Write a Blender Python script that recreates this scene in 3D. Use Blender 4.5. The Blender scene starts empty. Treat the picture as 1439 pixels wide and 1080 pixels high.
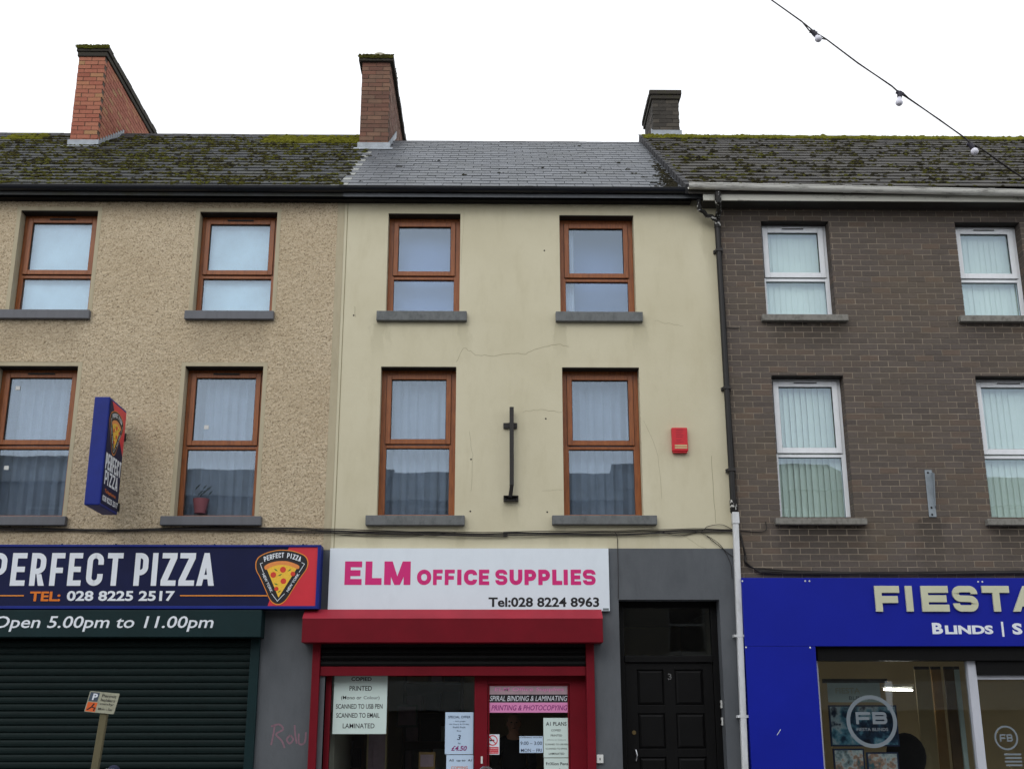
import bpy, bmesh, math, random
import numpy as np
from mathutils import Vector, Matrix, Euler, noise as mnoise
random.seed(7); np.random.seed(7)
R_ = math.radians
scn = bpy.context.scene
C = scn.collection

# ---------------------------------------------------------------- camera
CAMZ = 1.6
PITCH, YAW, ROLL, FPX = R_(16.427), R_(0.8805), R_(-0.07), 1670.77
cp, sp, cy_, sy_ = math.cos(PITCH), math.sin(PITCH), math.cos(YAW), math.sin(YAW)
FWD = Vector((sy_*cp, cy_*cp, sp)); RT0 = Vector((cy_, -sy_, 0)); UP0 = RT0.cross(FWD)
RT = RT0*math.cos(ROLL) + UP0*math.sin(ROLL); UP = UP0*math.cos(ROLL) - RT0*math.sin(ROLL)
CAM = Vector((0, 0, CAMZ))
cam_d = bpy.data.cameras.new('camera'); cam = bpy.data.objects.new('camera', cam_d); C.objects.link(cam)
M3 = Matrix((RT, UP, -FWD)).transposed()
cam.matrix_world = Matrix.Translation(CAM) @ M3.to_4x4()
cam_d.sensor_width = 36; cam_d.lens = FPX/1439*36; cam_d.clip_end = 2000; cam_d.clip_start = 0.05
scn.camera = cam

# ---------------------------------------------------------------- world: overcast winter daylight
w = bpy.data.worlds.new('World'); scn.world = w; w.use_nodes = True
nt = w.node_tree; nt.nodes.clear()
SUN_EL, SUN_AZ = R_(38), R_(205)
sky = nt.nodes.new('ShaderNodeTexSky'); sky.sky_type = 'NISHITA'; sky.sun_disc = False
sky.sun_elevation = SUN_EL; sky.sun_rotation = SUN_AZ; sky.dust_density = 4.0; sky.air_density = 1.5
hs = nt.nodes.new('ShaderNodeHueSaturation'); hs.inputs['Saturation'].default_value = 0.12
mx = nt.nodes.new('ShaderNodeMixRGB'); mx.inputs[0].default_value = 0.78
mx.inputs[2].default_value = (12.6, 12.9, 13.4, 1)       # even cloud layer
bg = nt.nodes.new('ShaderNodeBackground'); bg.inputs[1].default_value = 0.115
out = nt.nodes.new('ShaderNodeOutputWorld')
nt.links.new(sky.outputs[0], hs.inputs['Color']); nt.links.new(hs.outputs[0], mx.inputs[1])
nt.links.new(mx.outputs[0], bg.inputs[0]); nt.links.new(bg.outputs[0], out.inputs[0])
sd = bpy.data.lights.new('sun', 'SUN'); sd.energy = 0.5; sd.angle = R_(25); sd.color = (1, .97, .92)
so = bpy.data.objects.new('sun', sd); C.objects.link(so)
sdir = Vector((math.sin(SUN_AZ)*math.cos(SUN_EL), math.cos(SUN_AZ)*math.cos(SUN_EL), math.sin(SUN_EL)))
so.rotation_euler = sdir.to_track_quat('Z', 'Y').to_euler(); so.location = (0, 0, 30)
scn.view_settings.view_transform = 'Standard'; scn.view_settings.look = 'None'
scn.view_settings.gamma = 1; scn.view_settings.exposure = 0.0; scn.view_settings.use_curve_mapping = False
scn.render.engine = 'CYCLES'

# ---------------------------------------------------------------- measuring helpers
F = 14.3                                    # distance of the street front from the viewer
def ray(px, py):
    return (FWD + RT*((px-719.5)/FPX) + UP*((540-py)/FPX))
def P(px, py, Y=F):
    d = ray(px, py); t = Y/d.y
    return d.x*t, CAMZ + d.z*t
def PX(px, py, Y=F): return P(px, py, Y)[0]
def PZ(px, py, Y=F): return P(px, py, Y)[1]
def RC(px0, px1, pyt, pyb, Y=F):            # rectangle: x0,x1,z0,z1 ; px taken at mid height
    m = (pyt+pyb)/2; c = (px0+px1)/2
    return PX(px0, m, Y), PX(px1, m, Y), PZ(c, pyb, Y), PZ(c, pyt, Y)
def ray_plane(px, py, Y0, Z0, slope):       # hit of the roof plane z = Z0 + slope*(y-Y0)
    d = ray(px, py); t = (Z0 - slope*Y0 - CAMZ)/(d.z - slope*d.y)
    return Vector((d.x*t, d.y*t, CAMZ + d.z*t))

# ---------------------------------------------------------------- materials
def lin(c): return tuple(((x/255)/12.92 if x/255 <= .04045 else ((x/255+.055)/1.055)**2.4) for x in c)
def rgb(*c): return (*lin(c), 1)
class NM:
    def __init__(s, name, rough=.7, metal=0, spec=.4):
        s.m = bpy.data.materials.new(name); s.m.use_nodes = True; s.t = s.m.node_tree
        s.b = s.t.nodes['Principled BSDF']; s.b.inputs['Roughness'].default_value = rough
        s.b.inputs['Metallic'].default_value = metal; s.b.inputs['Specular IOR Level'].default_value = spec
        s.geo = None
    def n(s, typ, **kw):
        x = s.t.nodes.new(typ)
        for k, v in kw.items(): setattr(x, k, v)
        return x
    def l(s, a, b): s.t.links.new(a, b)
    def pos(s, scale=(1, 1, 1)):
        g = s.n('ShaderNodeNewGeometry'); mp = s.n('ShaderNodeMapping'); mp.inputs['Scale'].default_value = scale
        s.l(g.outputs['Position'], mp.inputs[0]); return mp.outputs[0]
    def noise(s, scale, detail=4, rough=.55, st=(1, 1, 1), vec=None):
        x = s.n('ShaderNodeTexNoise'); x.inputs['Scale'].default_value = scale
        x.inputs['Detail'].default_value = detail; x.inputs['Roughness'].default_value = rough
        s.l(vec or s.pos(st), x.inputs['Vector']); return x.outputs[0]
    def ramp(s, fac, stops):
        r = s.n('ShaderNodeValToRGB'); e = r.color_ramp.elements
        while len(e) < len(stops): e.new(.5)
        for i, (p, c) in enumerate(stops):
            e[i].position = p; e[i].color = c if len(c) == 4 else (*c, 1)
        s.l(fac, r.inputs[0]); return r.outputs[0]
    def mix(s, fac, a, b, mode='MIX'):
        x = s.n('ShaderNodeMixRGB', blend_type=mode)
        for i, v in ((0, fac), (1, a), (2, b)):
            if isinstance(v, (int, float)): x.inputs[i].default_value = v if i == 0 else (v, v, v, 1)
            elif isinstance(v, tuple): x.inputs[i].default_value = v
            else: s.l(v, x.inputs[i])
        return x.outputs[0]
    def math(s, op, a, b=0.0):
        x = s.n('ShaderNodeMath', operation=op)
        for i, v in ((0, a), (1, b)):
            if isinstance(v, (int, float)): x.inputs[i].default_value = v
            else: s.l(v, x.inputs[i])
        return x.outputs[0]
    def col(s, c):
        if isinstance(c, tuple): s.b.inputs['Base Color'].default_value = c
        else: s.l(c, s.b.inputs['Base Color'])
        return s
    def bump(s, h, strength=.3, dist=.01):
        x = s.n('ShaderNodeBump'); x.inputs['Strength'].default_value = strength; x.inputs['Distance'].default_value = dist
        s.l(h, x.inputs['Height']); s.l(x.outputs[0], s.b.inputs['Normal']); return s
    def rnd(s):                                    # per object random + per face tint attribute
        oi = s.n('ShaderNodeObjectInfo'); at = s.n('ShaderNodeAttribute', attribute_name='tint')
        return s.math('FRACT', s.math('ADD', oi.outputs['Random'], at.outputs['Fac']))

def simple(name, c, rough=.6, var=.12, scale=6, metal=0, spec=.4, bump=0, bscale=60):
    k = NM(name, rough, metal, spec)
    a = tuple(x*(1-var) for x in c[:3])+(1,); b = tuple(min(1, x*(1+var)) for x in c[:3])+(1,)
    k.col(k.ramp(k.noise(scale, 6, .65), [(.3, a), (.7, b)]))
    if bump: k.bump(k.noise(bscale, 4), bump, .004)
    return k.m

def grimy(name, c, dirt, rough=.55, amount=.5, scale=(3, 3, .7), fine=.1, spec=.4):
    k = NM(name, rough, 0, spec)
    n1 = k.noise(3.0, 8, .7, scale); n2 = k.noise(30, 5, .6)
    base = k.mix(k.math('MULTIPLY', n2, fine*2), c, tuple(x*.7 for x in c[:3])+(1,))
    f = k.ramp(n1, [(.45, (0, 0, 0)), (.75, (amount,)*3)])
    k.col(k.mix(f, base, dirt)); k.bump(n2, .15, .003); return k.m

M = {}
# smooth painted render of the middle house
k = NM('cream_render', .75, 0, .25)
big = k.noise(.7, 6, .65); mid = k.noise(3, 7, .7, (1.6, 1, .45)); fin = k.noise(70, 5, .7)
c = k.ramp(big, [(.3, rgb(195, 188, 161)), (.7, rgb(206, 200, 175))])
c = k.mix(k.ramp(mid, [(.5, (0, 0, 0)), (.8, (.35,)*3)]), c, rgb(174, 165, 133))
c = k.mix(k.ramp(fin, [(.55, (0, 0, 0)), (.8, (.25,)*3)]), c, rgb(182, 174, 146))
# weather staining below the eaves and the sills (world height bands with ragged streaks)
CREAM = (k, c)
k = NM('grey_masonry_paint', .7, 0, .3)
c = k.ramp(k.noise(1.2, 7, .7, (1.5, 1, .6)), [(.3, rgb(76, 80, 85)), (.7, rgb(93, 97, 102))])
c = k.mix(k.ramp(k.noise(6, 6, .7, (2, 1, .5)), [(.55, (0, 0, 0)), (.8, (.4,)*3)]), c, rgb(66, 68, 71))
k.col(c); k.bump(k.noise(30, 6, .7), .3, .005); M['greywall'] = k.m
# pebble dash / roughcast of the left house
k = NM('roughcast', .9, 0, .2)
v = k.n('ShaderNodeTexVoronoi'); v.inputs['Scale'].default_value = 85; k.l(k.pos(), v.inputs['Vector'])
sep = k.n('ShaderNodeSeparateColor'); k.l(v.outputs['Color'], sep.inputs[0])
c = k.ramp(sep.outputs[0], [(0, rgb(120, 107, 88)), (.14, rgb(175, 159, 133)), (.5, rgb(190, 174, 148)), (1, rgb(206, 192, 167))])
c = k.mix(k.ramp(k.noise(1.1, 6, .65), [(.35, (0, 0, 0)), (.8, (.35,)*3)]), c, rgb(158, 138, 106))
ROUGH = (k, c)
M['band'] = grimy('smooth_band', rgb(178, 168, 142), rgb(130, 118, 95), .8, .35)
# brown facing brick of the right house
k = NM('brown_brick', .85, 0, .25)
r = k.rnd()
c = k.ramp(r, [(0, rgb(80, 73, 69)), (.3, rgb(89, 82, 77)), (.6, rgb(96, 88, 83)), (.85, rgb(91, 81, 74)), (.97, rgb(106, 90, 78))])
c = k.mix(.38, c, k.ramp(k.noise(55, 6, .75), [(.3, rgb(62, 57, 54)), (.75, rgb(112, 103, 97))]))
c = k.mix(k.ramp(k.noise(.9, 5, .6), [(.42, (0, 0, 0)), (.75, (.35,)*3)]), c, rgb(104, 92, 70))
def stain(k, c, x0, x1, zt, ln, amt, col):
    g_ = k.n('ShaderNodeNewGeometry'); sx = k.n('ShaderNodeSeparateXYZ'); k.l(g_.outputs['Position'], sx.inputs[0])
    nx_ = k.math('MULTIPLY', k.math('SUBTRACT', k.noise(3.5, 6, .7, (1, 1, .35)), .5), .5)
    X = k.math('ADD', sx.outputs[0], nx_); cx, hw = (x0+x1)/2, (x1-x0)/2
    a = k.math('SUBTRACT', 1, k.math('DIVIDE', k.math('ABSOLUTE', k.math('SUBTRACT', X, cx)), hw))
    a_ = k.n('ShaderNodeClamp'); k.l(k.math('MULTIPLY', a, 3), a_.inputs[0])
    zz = k.math('DIVIDE', k.math('SUBTRACT', zt, k.math('ADD', sx.outputs[2], k.math('MULTIPLY', nx_, .7))), ln)      # 0 at the top, 1 at the end
    b1 = k.n('ShaderNodeClamp'); k.l(k.math('SUBTRACT', 1, zz), b1.inputs[0]); b2 = k.n('ShaderNodeClamp'); k.l(k.math('MULTIPLY', zz, 30), b2.inputs[0])
    f_ = k.math('MULTIPLY', k.math('MULTIPLY', a_.outputs[0], k.math('MULTIPLY', b1.outputs[0], b2.outputs[0])), amt)
    return k.mix(f_, c, col)
kc, cc0 = CREAM
for (a0, a1, zt_, ln_, am_) in ((522, 545, 454, .5, .35), (640, 662, 454, .45, .3), (776, 800, 456, .5, .35), (885, 912, 456, .5, .3), (510, 535, 741, .3, .4), (635, 660, 741, .3, .35), (772, 800, 740, .3, .35), (905, 930, 740, .3, .4), (480, 1010, 287, .22, .35), (985, 1030, 300, 1.3, .4), (700, 736, 708, .3, .35)):
    cc0 = stain(kc, cc0, PX(a0, zt_), PX(a1, zt_), PZ((a0+a1)/2, zt_), ln_, am_, rgb(150, 143, 114))
kc.col(cc0); kc.bump(kc.mix(.6, kc.noise(28, 6, .7), kc.noise(5, 4, .6)), .4, .007); M['cream'] = kc.m
kr, cr0 = ROUGH
for (a0, a1, zt_, ln_, am_) in ((-10, 130, 452, .5, .4), (262, 386, 452, .5, .4), (-20, 100, 742, .3, .4), (225, 370, 742, .3, .4), (0, 480, 287, .3, .3)):
    cr0 = stain(kr, cr0, PX(a0, zt_), PX(a1, zt_), PZ((a0+a1)/2, zt_), ln_, am_, rgb(112, 100, 82))
kr.col(cr0); kr.bump(kr.noise(120, 3, .6), .5, .006); M['roughcast'] = kr.m
for (a0, a1, zt_, ln_, am_) in ((1080, 1200, 455, .35, .75), (1085, 1225, 739, .55, .8), (1345, 1480, 456, .3, .6), (1385, 1515, 740, .4, .7), (1285, 1330, 726, .75, .55)):
    c = stain(k, c, PX(a0, zt_), PX(a1, zt_), PZ(1240, zt_), ln_, am_, rgb(48, 44, 40))
k.col(c); k.bump(k.noise(90, 5, .7), .5, .004); M['brick'] = k.m
M['mortar'] = simple('pale_mortar', rgb(143, 132, 118), .95, .3, 5, bump=.4)
k = NM('red_brick', .85, 0, .25); r = k.rnd()
c = k.ramp(r, [(0, rgb(144, 84, 68)), (.35, rgb(162, 98, 80)), (.7, rgb(170, 112, 90)), (.9, rgb(170, 118, 88)), (1, rgb(162, 134, 94))])
c = k.mix(.35, c, k.ramp(k.noise(40, 6, .75), [(.3, rgb(100, 56, 48)), (.75, rgb(176, 118, 94))]))
k.col(c); k.bump(k.noise(70, 5), .5, .005); M['redbrick'] = k.m
k = NM('weathered_brick', .88, 0, .2); r = k.rnd()
c = k.ramp(r, [(0, rgb(104, 76, 66)), (.4, rgb(120, 86, 73)), (.8, rgb(116, 92, 78)), (1, rgb(134, 102, 84))])
c = k.mix(k.ramp(k.noise(2.2, 7, .7), [(.42, (0, 0, 0)), (.7, (.65,)*3)]), c, rgb(78, 69, 61))
k.col(c); k.bump(k.noise(60, 5), .5, .006); M['oldbrick'] = k.m
k = NM('sooty_brick', .9, 0, .2); r = k.rnd()
c = k.ramp(r, [(0, rgb(62, 59, 55)), (.5, rgb(72, 68, 63)), (1, rgb(84, 79, 72))])
c = k.mix(k.ramp(k.noise(4, 7, .7), [(.45, (0, 0, 0)), (.75, (.5,)*3)]), c, rgb(46, 45, 42))
k.col(c); k.bump(k.noise(60, 5), .5, .006); M['sootbrick'] = k.m
M['darkmortar'] = simple('chimney_mortar', rgb(84, 72, 62), .95, .25, 12)
M['sootmortar'] = simple('sooty_mortar', rgb(60, 56, 52), .95, .2, 12)
def slate_mat(name, a, b, c3, moss, mossamt, lich=0):
    k = NM(name, .72 if not lich else .5, 0, .22 if not lich else .4); r = k.rnd()
    c = k.ramp(r, [(0, a), (.5, b), (1, c3)])
    c = k.mix(.35, c, k.ramp(k.noise(9, 7, .75, (1, 2.5, 1)), [(.3, tuple(x*.55 for x in b[:3])+(1,)), (.75, tuple(min(1, x*1.5) for x in b[:3])+(1,))]))
    if lich: c = k.mix(k.ramp(k.noise(13, 7, .8, (1, .6, 1)), [(.56, (0, 0, 0)), (.7, (lich,)*3)]), c, rgb(134, 139, 146))
    if mossamt: c = k.mix(k.ramp(k.noise(1.7, 8, .75), [(.46, (0, 0, 0)), (.62, (mossamt,)*3)]), c, moss)
    k.col(c); k.bump(k.noise(40, 6, .7), .35, .004); return k.m
M['slate_left'] = slate_mat('mossy_slate', rgb(48, 49, 51), rgb(58, 60, 62), rgb(72, 74, 75), rgb(58, 57, 34), .6)
M['slate_mid'] = slate_mat('blue_grey_slate', rgb(76, 80, 85), rgb(87, 91, 97), rgb(98, 102, 108), rgb(66, 70, 60), .2, .6)
M['slate_right'] = slate_mat('brown_grey_slate', rgb(52, 51, 50), rgb(64, 62, 60), rgb(78, 76, 72), rgb(62, 58, 42), .5)
M['slate_pale'] = simple('pale_new_slate', rgb(142, 144, 140), .6, .12, 10)
k = NM('moss', .95, 0, .1); r = k.rnd()
c = k.ramp(k.noise(1.4, 5, .65), [(.3, rgb(52, 46, 24)), (.48, rgb(68, 66, 26)), (.62, rgb(84, 86, 28)), (.75, rgb(100, 102, 32))])
c = k.mix(.45, c, k.ramp(r, [(0, rgb(36, 32, 20)), (.5, rgb(60, 58, 25)), (1, rgb(84, 86, 30))]))
k.col(c); k.bump(k.noise(160, 3), .8, .006); M['moss'] = k.m
k = NM('bright_moss', .95, 0, .1)
k.col(k.ramp(k.noise(5, 6, .7), [(.3, rgb(70, 68, 22)), (.55, rgb(98, 98, 28)), (.75, rgb(120, 120, 36))])); k.bump(k.noise(160, 3), .8, .006); M['moss_bright'] = k.m
k = NM('dark_moss', .95, 0, .1)
k.col(k.ramp(k.noise(3, 6, .7), [(.3, rgb(28, 27, 21)), (.55, rgb(44, 41, 28)), (.75, rgb(68, 66, 32))])); k.bump(k.noise(160, 3), .8, .006); M['moss_dark'] = k.m
M['ridge'] = simple('ridge_tile', rgb(52, 52, 54), .8, .2, 8, bump=.4)
M['lead'] = simple('lead_flashing', rgb(146, 153, 160), .55, .2, 9, metal=.1, bump=.2)
M['capstone'] = grimy('chimney_cap', rgb(54, 50, 46), rgb(62, 64, 32), .95, .55, (4, 4, 4))
M['concrete'] = simple('clay_pot', rgb(150, 146, 130), .9, .15, 8)
M['blackgutter'] = simple('black_gutter_plastic', rgb(20, 23, 30), .4, .2, 5, spec=.3)
M['blackboard'] = simple('black_eaves_board', rgb(14, 13, 15), .7, .3, 5, spec=.15)
k = NM('stained_white_gutter', .5, 0, .4)
c = k.mix(k.ramp(k.noise(2.5, 8, .75, (1, 6, 9)), [(.5, (0, 0, 0)), (.66, (.75,)*3)]), rgb(214, 214, 208), rgb(74, 72, 64))
k.col(c); M['whitegutter'] = k.m
k = NM('peeling_white_board', .6, 0, .35)
c = k.mix(k.ramp(k.noise(3, 8, .8, (1, 3, 4)), [(.55, (0, 0, 0)), (.66, (.8,)*3)]), rgb(196, 196, 186), rgb(60, 60, 52))
k.col(c); M['whiteboard'] = k.m
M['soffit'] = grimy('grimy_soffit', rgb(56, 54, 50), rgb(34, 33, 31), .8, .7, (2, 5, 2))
k = NM('oak_upvc', .42, 0, .45)
wv = k.noise(9, 6, .65, (7, 7, .6))
k.col(k.mix(.8, rgb(138, 76, 34), k.ramp(wv, [(.3, rgb(106, 54, 22)), (.7, rgb(160, 94, 46))]))); k.bump(wv, .08, .002); M['oak'] = k.m
M['whiteupvc'] = grimy('white_upvc', rgb(232, 236, 241), rgb(184, 188, 190), .35, .3, (3, 3, 1.5), .06, .5)
M['gasket'] = simple('black_gasket', rgb(20, 20, 22), .6, .1)
M['sill_paint'] = grimy('grey_painted_sill', rgb(98, 100, 106), rgb(74, 76, 78), .6, .5)
M['sill_stone'] = grimy('weathered_stone_sill', rgb(112, 115, 116), rgb(62, 68, 64), .85, .7, (5, 5, 3), .3)
M['sill_conc'] = grimy('lichened_concrete_sill', rgb(136, 134, 128), rgb(66, 64, 58), .9, .8, (7, 7, 5), .4)
def glass(name, ior, tint=(1, 1, 1), trans=(1, 1, 1)):
    m = bpy.data.materials.new(name); m.use_nodes = True; t = m.node_tree; t.nodes.clear()
    o = t.nodes.new('ShaderNodeOutputMaterial'); g = t.nodes.new('ShaderNodeBsdfGlossy'); g.inputs['Roughness'].default_value = .012
    g.inputs['Color'].default_value = (*tint, 1)
    tr = t.nodes.new('ShaderNodeBsdfTransparent'); tr.inputs[0].default_value = (*trans, 1)
    lw = t.nodes.new('ShaderNodeLayerWeight'); lw.inputs[0].default_value = .5            # Schlick curve, same from both sides
    def mt_(op, a, b):
        x = t.nodes.new('ShaderNodeMath'); x.operation = op
        for i_, v_ in ((0, a), (1, b)):
            if isinstance(v_, float): x.inputs[i_].default_value = v_
            else: t.links.new(v_, x.inputs[i_])
        return x
    R0 = ((ior-1)/(ior+1))**2
    fr = mt_('ADD', mt_('MULTIPLY', mt_('POWER', lw.outputs['Facing'], 4.0).outputs[0], 1-R0).outputs[0], R0)
    nz = t.nodes.new('ShaderNodeTexNoise'); nz.inputs['Scale'].default_value = 1.3
    gm = t.nodes.new('ShaderNodeNewGeometry'); t.links.new(gm.outputs['Position'], nz.inputs['Vector'])
    bp = t.nodes.new('ShaderNodeBump'); bp.inputs['Strength'].default_value = .035; bp.inputs['Distance'].default_value = .02
    t.links.new(nz.outputs[0], bp.inputs['Height']); t.links.new(bp.outputs[0], g.inputs['Normal'])
    mixs = t.nodes.new('ShaderNodeMixShader'); t.links.new(fr.outputs[0], mixs.inputs[0])
    t.links.new(tr.outputs[0], mixs.inputs[1]); t.links.new(g.outputs[0], mixs.inputs[2]); t.links.new(mixs.outputs[0], o.inputs[0])
    return m
M['glass'] = glass('double_glazing', 1.95, (.74, .86, 1), (.93, .97, 1))
M['shopglass'] = glass('shop_glass', 1.6, (.9, .95, 1), (.85, .88, .88))
M['cloth'] = simple('white_sheet_cloth', rgb(192, 210, 214), .9, .1, 3)
M['net'] = simple('net_curtain', rgb(206, 214, 226), .95, .08, 4)
M['blindsky'] = simple('blind_with_sky_blue', rgb(118, 138, 178), .9, .04, 1)  # blue of the reflected sky is put into the blind's own colour
M['net_dim'] = simple('dim_net_curtain', rgb(128, 136, 148), .95, .12, 4)
M['greycurtain'] = simple('grey_curtain', rgb(140, 150, 152), .95, .1, 4)
M['louvre'] = simple('pale_louvre', rgb(222, 230, 210), .8, .04, 3)
M['roomwall'] = simple('plaster_room', rgb(170, 165, 150), .9, .05, 1)
M['roomdark'] = simple('dark_room', rgb(100, 92, 78), .9, .1, 1)
M['floorboards'] = simple('room_floor', rgb(84, 66, 50), .6, .15, 3)
M['blackpaint'] = simple('black_gloss_paint', rgb(11, 11, 12), .45, .2, 4, spec=.18)
M['blacksteel'] = grimy('rusty_black_steel', rgb(36, 36, 36), rgb(66, 46, 34), .6, .4, (9, 9, 6))
M['galv'] = grimy('galvanised_steel', rgb(140, 150, 158), rgb(100, 106, 110), .45, .6, (8, 8, 5))
M['steel'] = simple('polished_steel', rgb(210, 212, 216), .2, .05, 5, metal=1)
M['brass'] = simple('dull_brass', rgb(120, 104, 70), .45, .1, 5, metal=.8)
M['pipeblack'] = grimy('black_pipe', rgb(20, 19, 19), rgb(38, 33, 30), .5, .4)
k = NM('peeling_pipe_paint', .6, 0, .3)
k.col(k.ramp(k.noise(22, 4, .6), [(.56, rgb(28, 27, 26)), (.6, rgb(200, 200, 196))])); M['pipepeel'] = k.m
M['pipewhite'] = grimy('white_pvc_pipe', rgb(214, 217, 220), rgb(140, 140, 134), .45, .5, (5, 5, 1.2))
M['cable'] = simple('black_cable', rgb(32, 28, 26), .6, .2, 20)
M['redpvc'] = simple('red_alarm_plastic', rgb(196, 34, 46), .4, .08, 12)
M['alarmstrip'] = simple('pale_yellow_strip', rgb(196, 190, 140), .5, .1, 20)
M['whitepanel'] = grimy('white_sign_panel', rgb(222, 231, 240), rgb(200, 209, 218), .35, .25, (2, 2, 1), .03, .4)
M['magenta'] = simple('magenta_print', rgb(208, 40, 120), .4, .04, 3)
M['blackprint'] = simple('black_print', rgb(24, 24, 30), .5, .05, 3)
M['navyprint'] = simple('navy_sign_face', rgb(13, 21, 62), .5, .2, 1.2, spec=.2)
M['bluetrim'] = simple('blue_aluminium_trim', rgb(20, 38, 122), .45, .15, 3, spec=.25)
M['redprint'] = simple('red_sign_print', rgb(206, 46, 60), .4, .08, 2)
M['whiteprint'] = simple('white_print', rgb(222, 228, 236), .4, .03, 3)
M['orangeprint'] = simple('orange_print', rgb(226, 140, 52), .4, .05, 3)
M['orangedark'] = simple('orange_telephone_print', rgb(216, 116, 30), .4, .05, 3)
M['yellowprint'] = simple('cheese_yellow_print', rgb(236, 190, 62), .4, .12, 60)
M['crustprint'] = simple('crust_orange_print', rgb(224, 140, 74), .4, .12, 60)
M['peppprint'] = simple('pepperoni_red_print', rgb(206, 62, 46), .4, .12, 80)
M['greenprint'] = simple('basil_green_print', rgb(70, 120, 44), .4, .1, 60)
M['darkgreen'] = simple('dark_green_shutter_box', rgb(12, 38, 41), .55, .15, 3, spec=.2)
M['shutterslat'] = grimy('dark_green_shutter_slat', rgb(15, 30, 30), rgb(9, 14, 14), .6, .5, (1, 1, 6), .1, .15)
M['redpaint'] = simple('dark_red_paint', rgb(108, 5, 24), .6, .12, 3, spec=.2)
M['redlip'] = simple('paler_red_paint', rgb(150, 30, 48), .6, .12, 3)  # paler red, used for the sloping lid and the alarm's print
M['fiestablue'] = simple('royal_blue_sign', rgb(15, 30, 148), .45, .08, 1.4, spec=.2)
M['khaki'] = simple('cream_metal_letter', rgb(196, 198, 172), .4, .06, 4)
M['aluminium'] = grimy('white_aluminium', rgb(190, 194, 204), rgb(150, 154, 162), .4, .3)
M['frost'] = simple('frosted_vinyl', rgb(112, 122, 130), .6, .05, 5)
M['paper'] = simple('paper', rgb(206, 224, 220), .6, .03, 4)
M['paperblue'] = simple('pale_blue_paper', rgb(186, 208, 232), .6, .03, 4)
M['paperpink'] = simple('pink_print', rgb(222, 140, 190), .5, .04, 4)
M['paperfade'] = simple('faded_paper', rgb(176, 150, 160), .5, .12, 12)
M['purpleprint'] = simple('purple_print', rgb(130, 30, 110), .5, .04, 4)
M['greyprint'] = simple('faded_print', rgb(110, 120, 124), .5, .04, 4)
M['bluegreyprint'] = simple('dark_blue_print', rgb(34, 50, 84), .5, .04, 4)
M['warmwall'] = simple('warm_shop_wall', rgb(206, 184, 140), .8, .08, 1)
M['cardboard'] = simple('cardboard', rgb(160, 128, 84), .85, .1, 6)
M['shelfwood'] = simple('shelf_wood', rgb(110, 84, 54), .6, .15, 5)
M['shopdark'] = simple('dark_stock', rgb(50, 46, 44), .7, .2, 5)
M['shopgrey'] = simple('grey_stock', rgb(130, 130, 126), .7, .15, 8)
M['skin'] = simple('skin', rgb(196, 140, 112), .55, .06, 8)
M['navycloth'] = simple('navy_cloth', rgb(28, 34, 58), .9, .15, 20)
M['darkcloth'] = simple('dark_jumper', rgb(34, 32, 34), .95, .15, 20)
M['hair'] = simple('grey_hair', rgb(70, 60, 52), .8, .2, 60)
M['teal'] = simple('teal_photo_print', rgb(70, 130, 150), .5, .35, 4)
M['white'] = simple('white_paint', rgb(208, 210, 208), .5, .05, 4)
def photo(name, stops, sc, seed):
    k = NM(name, .4, 0, .3); v_ = k.pos((1, 1, 1)); x = k.n('ShaderNodeVectorMath', operation='ADD'); x.inputs[1].default_value = (seed, 0, seed*2); k.l(v_, x.inputs[0])
    a = k.noise(sc, 3, .5, vec=x.outputs[0]); b_ = k.noise(sc*4, 5, .7, vec=x.outputs[0])
    k.col(k.ramp(k.math('ADD', k.math('MULTIPLY', a, .75), k.math('MULTIPLY', b_, .25)), stops)); return k.m
M['photo1'] = photo('room_photograph', [(.36, rgb(16, 26, 48)), (.45, rgb(40, 74, 104)), (.5, rgb(96, 156, 180)), (.56, rgb(196, 214, 222)), (.62, rgb(34, 50, 78))], 2.6, 3.3)
M['photo2'] = photo('family_photograph', [(.36, rgb(74, 58, 46)), (.44, rgb(150, 170, 176)), (.5, rgb(214, 220, 220)), (.55, rgb(196, 150, 124)), (.62, rgb(80, 120, 130))], 4, 8.1)
M['asphalt'] = simple('asphalt', (.05, .05, .052, 1), .9, .25, 40, bump=.5)
M['paving'] = simple('concrete_paving', (.26, .25, .235, 1), .9, .2, 3, bump=.3)
M['kerbstone'] = simple('granite_kerb', (.3, .3, .29, 1), .85, .15, 20)
M['wood_post'] = grimy('weathered_wood_post', rgb(104, 98, 74), rgb(66, 70, 42), .9, .6, (9, 9, 1))
M['signyellow'] = grimy('dirty_sign_plate', rgb(168, 168, 148), rgb(98, 102, 80), .7, .7, (14, 14, 14))
M['signorange'] = simple('orange_sign_panel', rgb(214, 98, 44), .6, .1, 20)
M['bulb'] = simple('opal_bulb', rgb(224, 224, 236), .25, .02, 10, spec=.5)
M['socket'] = simple('black_lamp_holder', rgb(30, 26, 44), .5, .1, 20)
M['opp_render'] = grimy('opposite_render', rgb(84, 80, 75), rgb(64, 60, 56), .9, .4)
M['opp_render2'] = grimy('opposite_pale_render', rgb(98, 94, 87), rgb(70, 66, 60), .9, .4)
M['headshade'] = simple('painted_head_shade', rgb(30, 24, 20), .8, .2, 5)  # near-black colour stands in for shade under the window heads
M['potclay'] = simple('dull_pink_pot', rgb(120, 70, 78), .7, .1, 9)
M['graffiti'] = simple('faded_pink_graffiti', rgb(126, 98, 110), .8, .15, 30)
M['crack'] = simple('dark_crack', rgb(136, 128, 102), .95, .15, 30)
M['parkblue'] = simple('parking_blue_print', rgb(66, 78, 92), .6, .1, 20)
t_ = NM('lit_tube'); t_.b.inputs['Emission Color'].default_value = (1, .95, .85, 1); t_.b.inputs['Emission Strength'].default_value = 45; M['tube'] = t_.m

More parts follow.
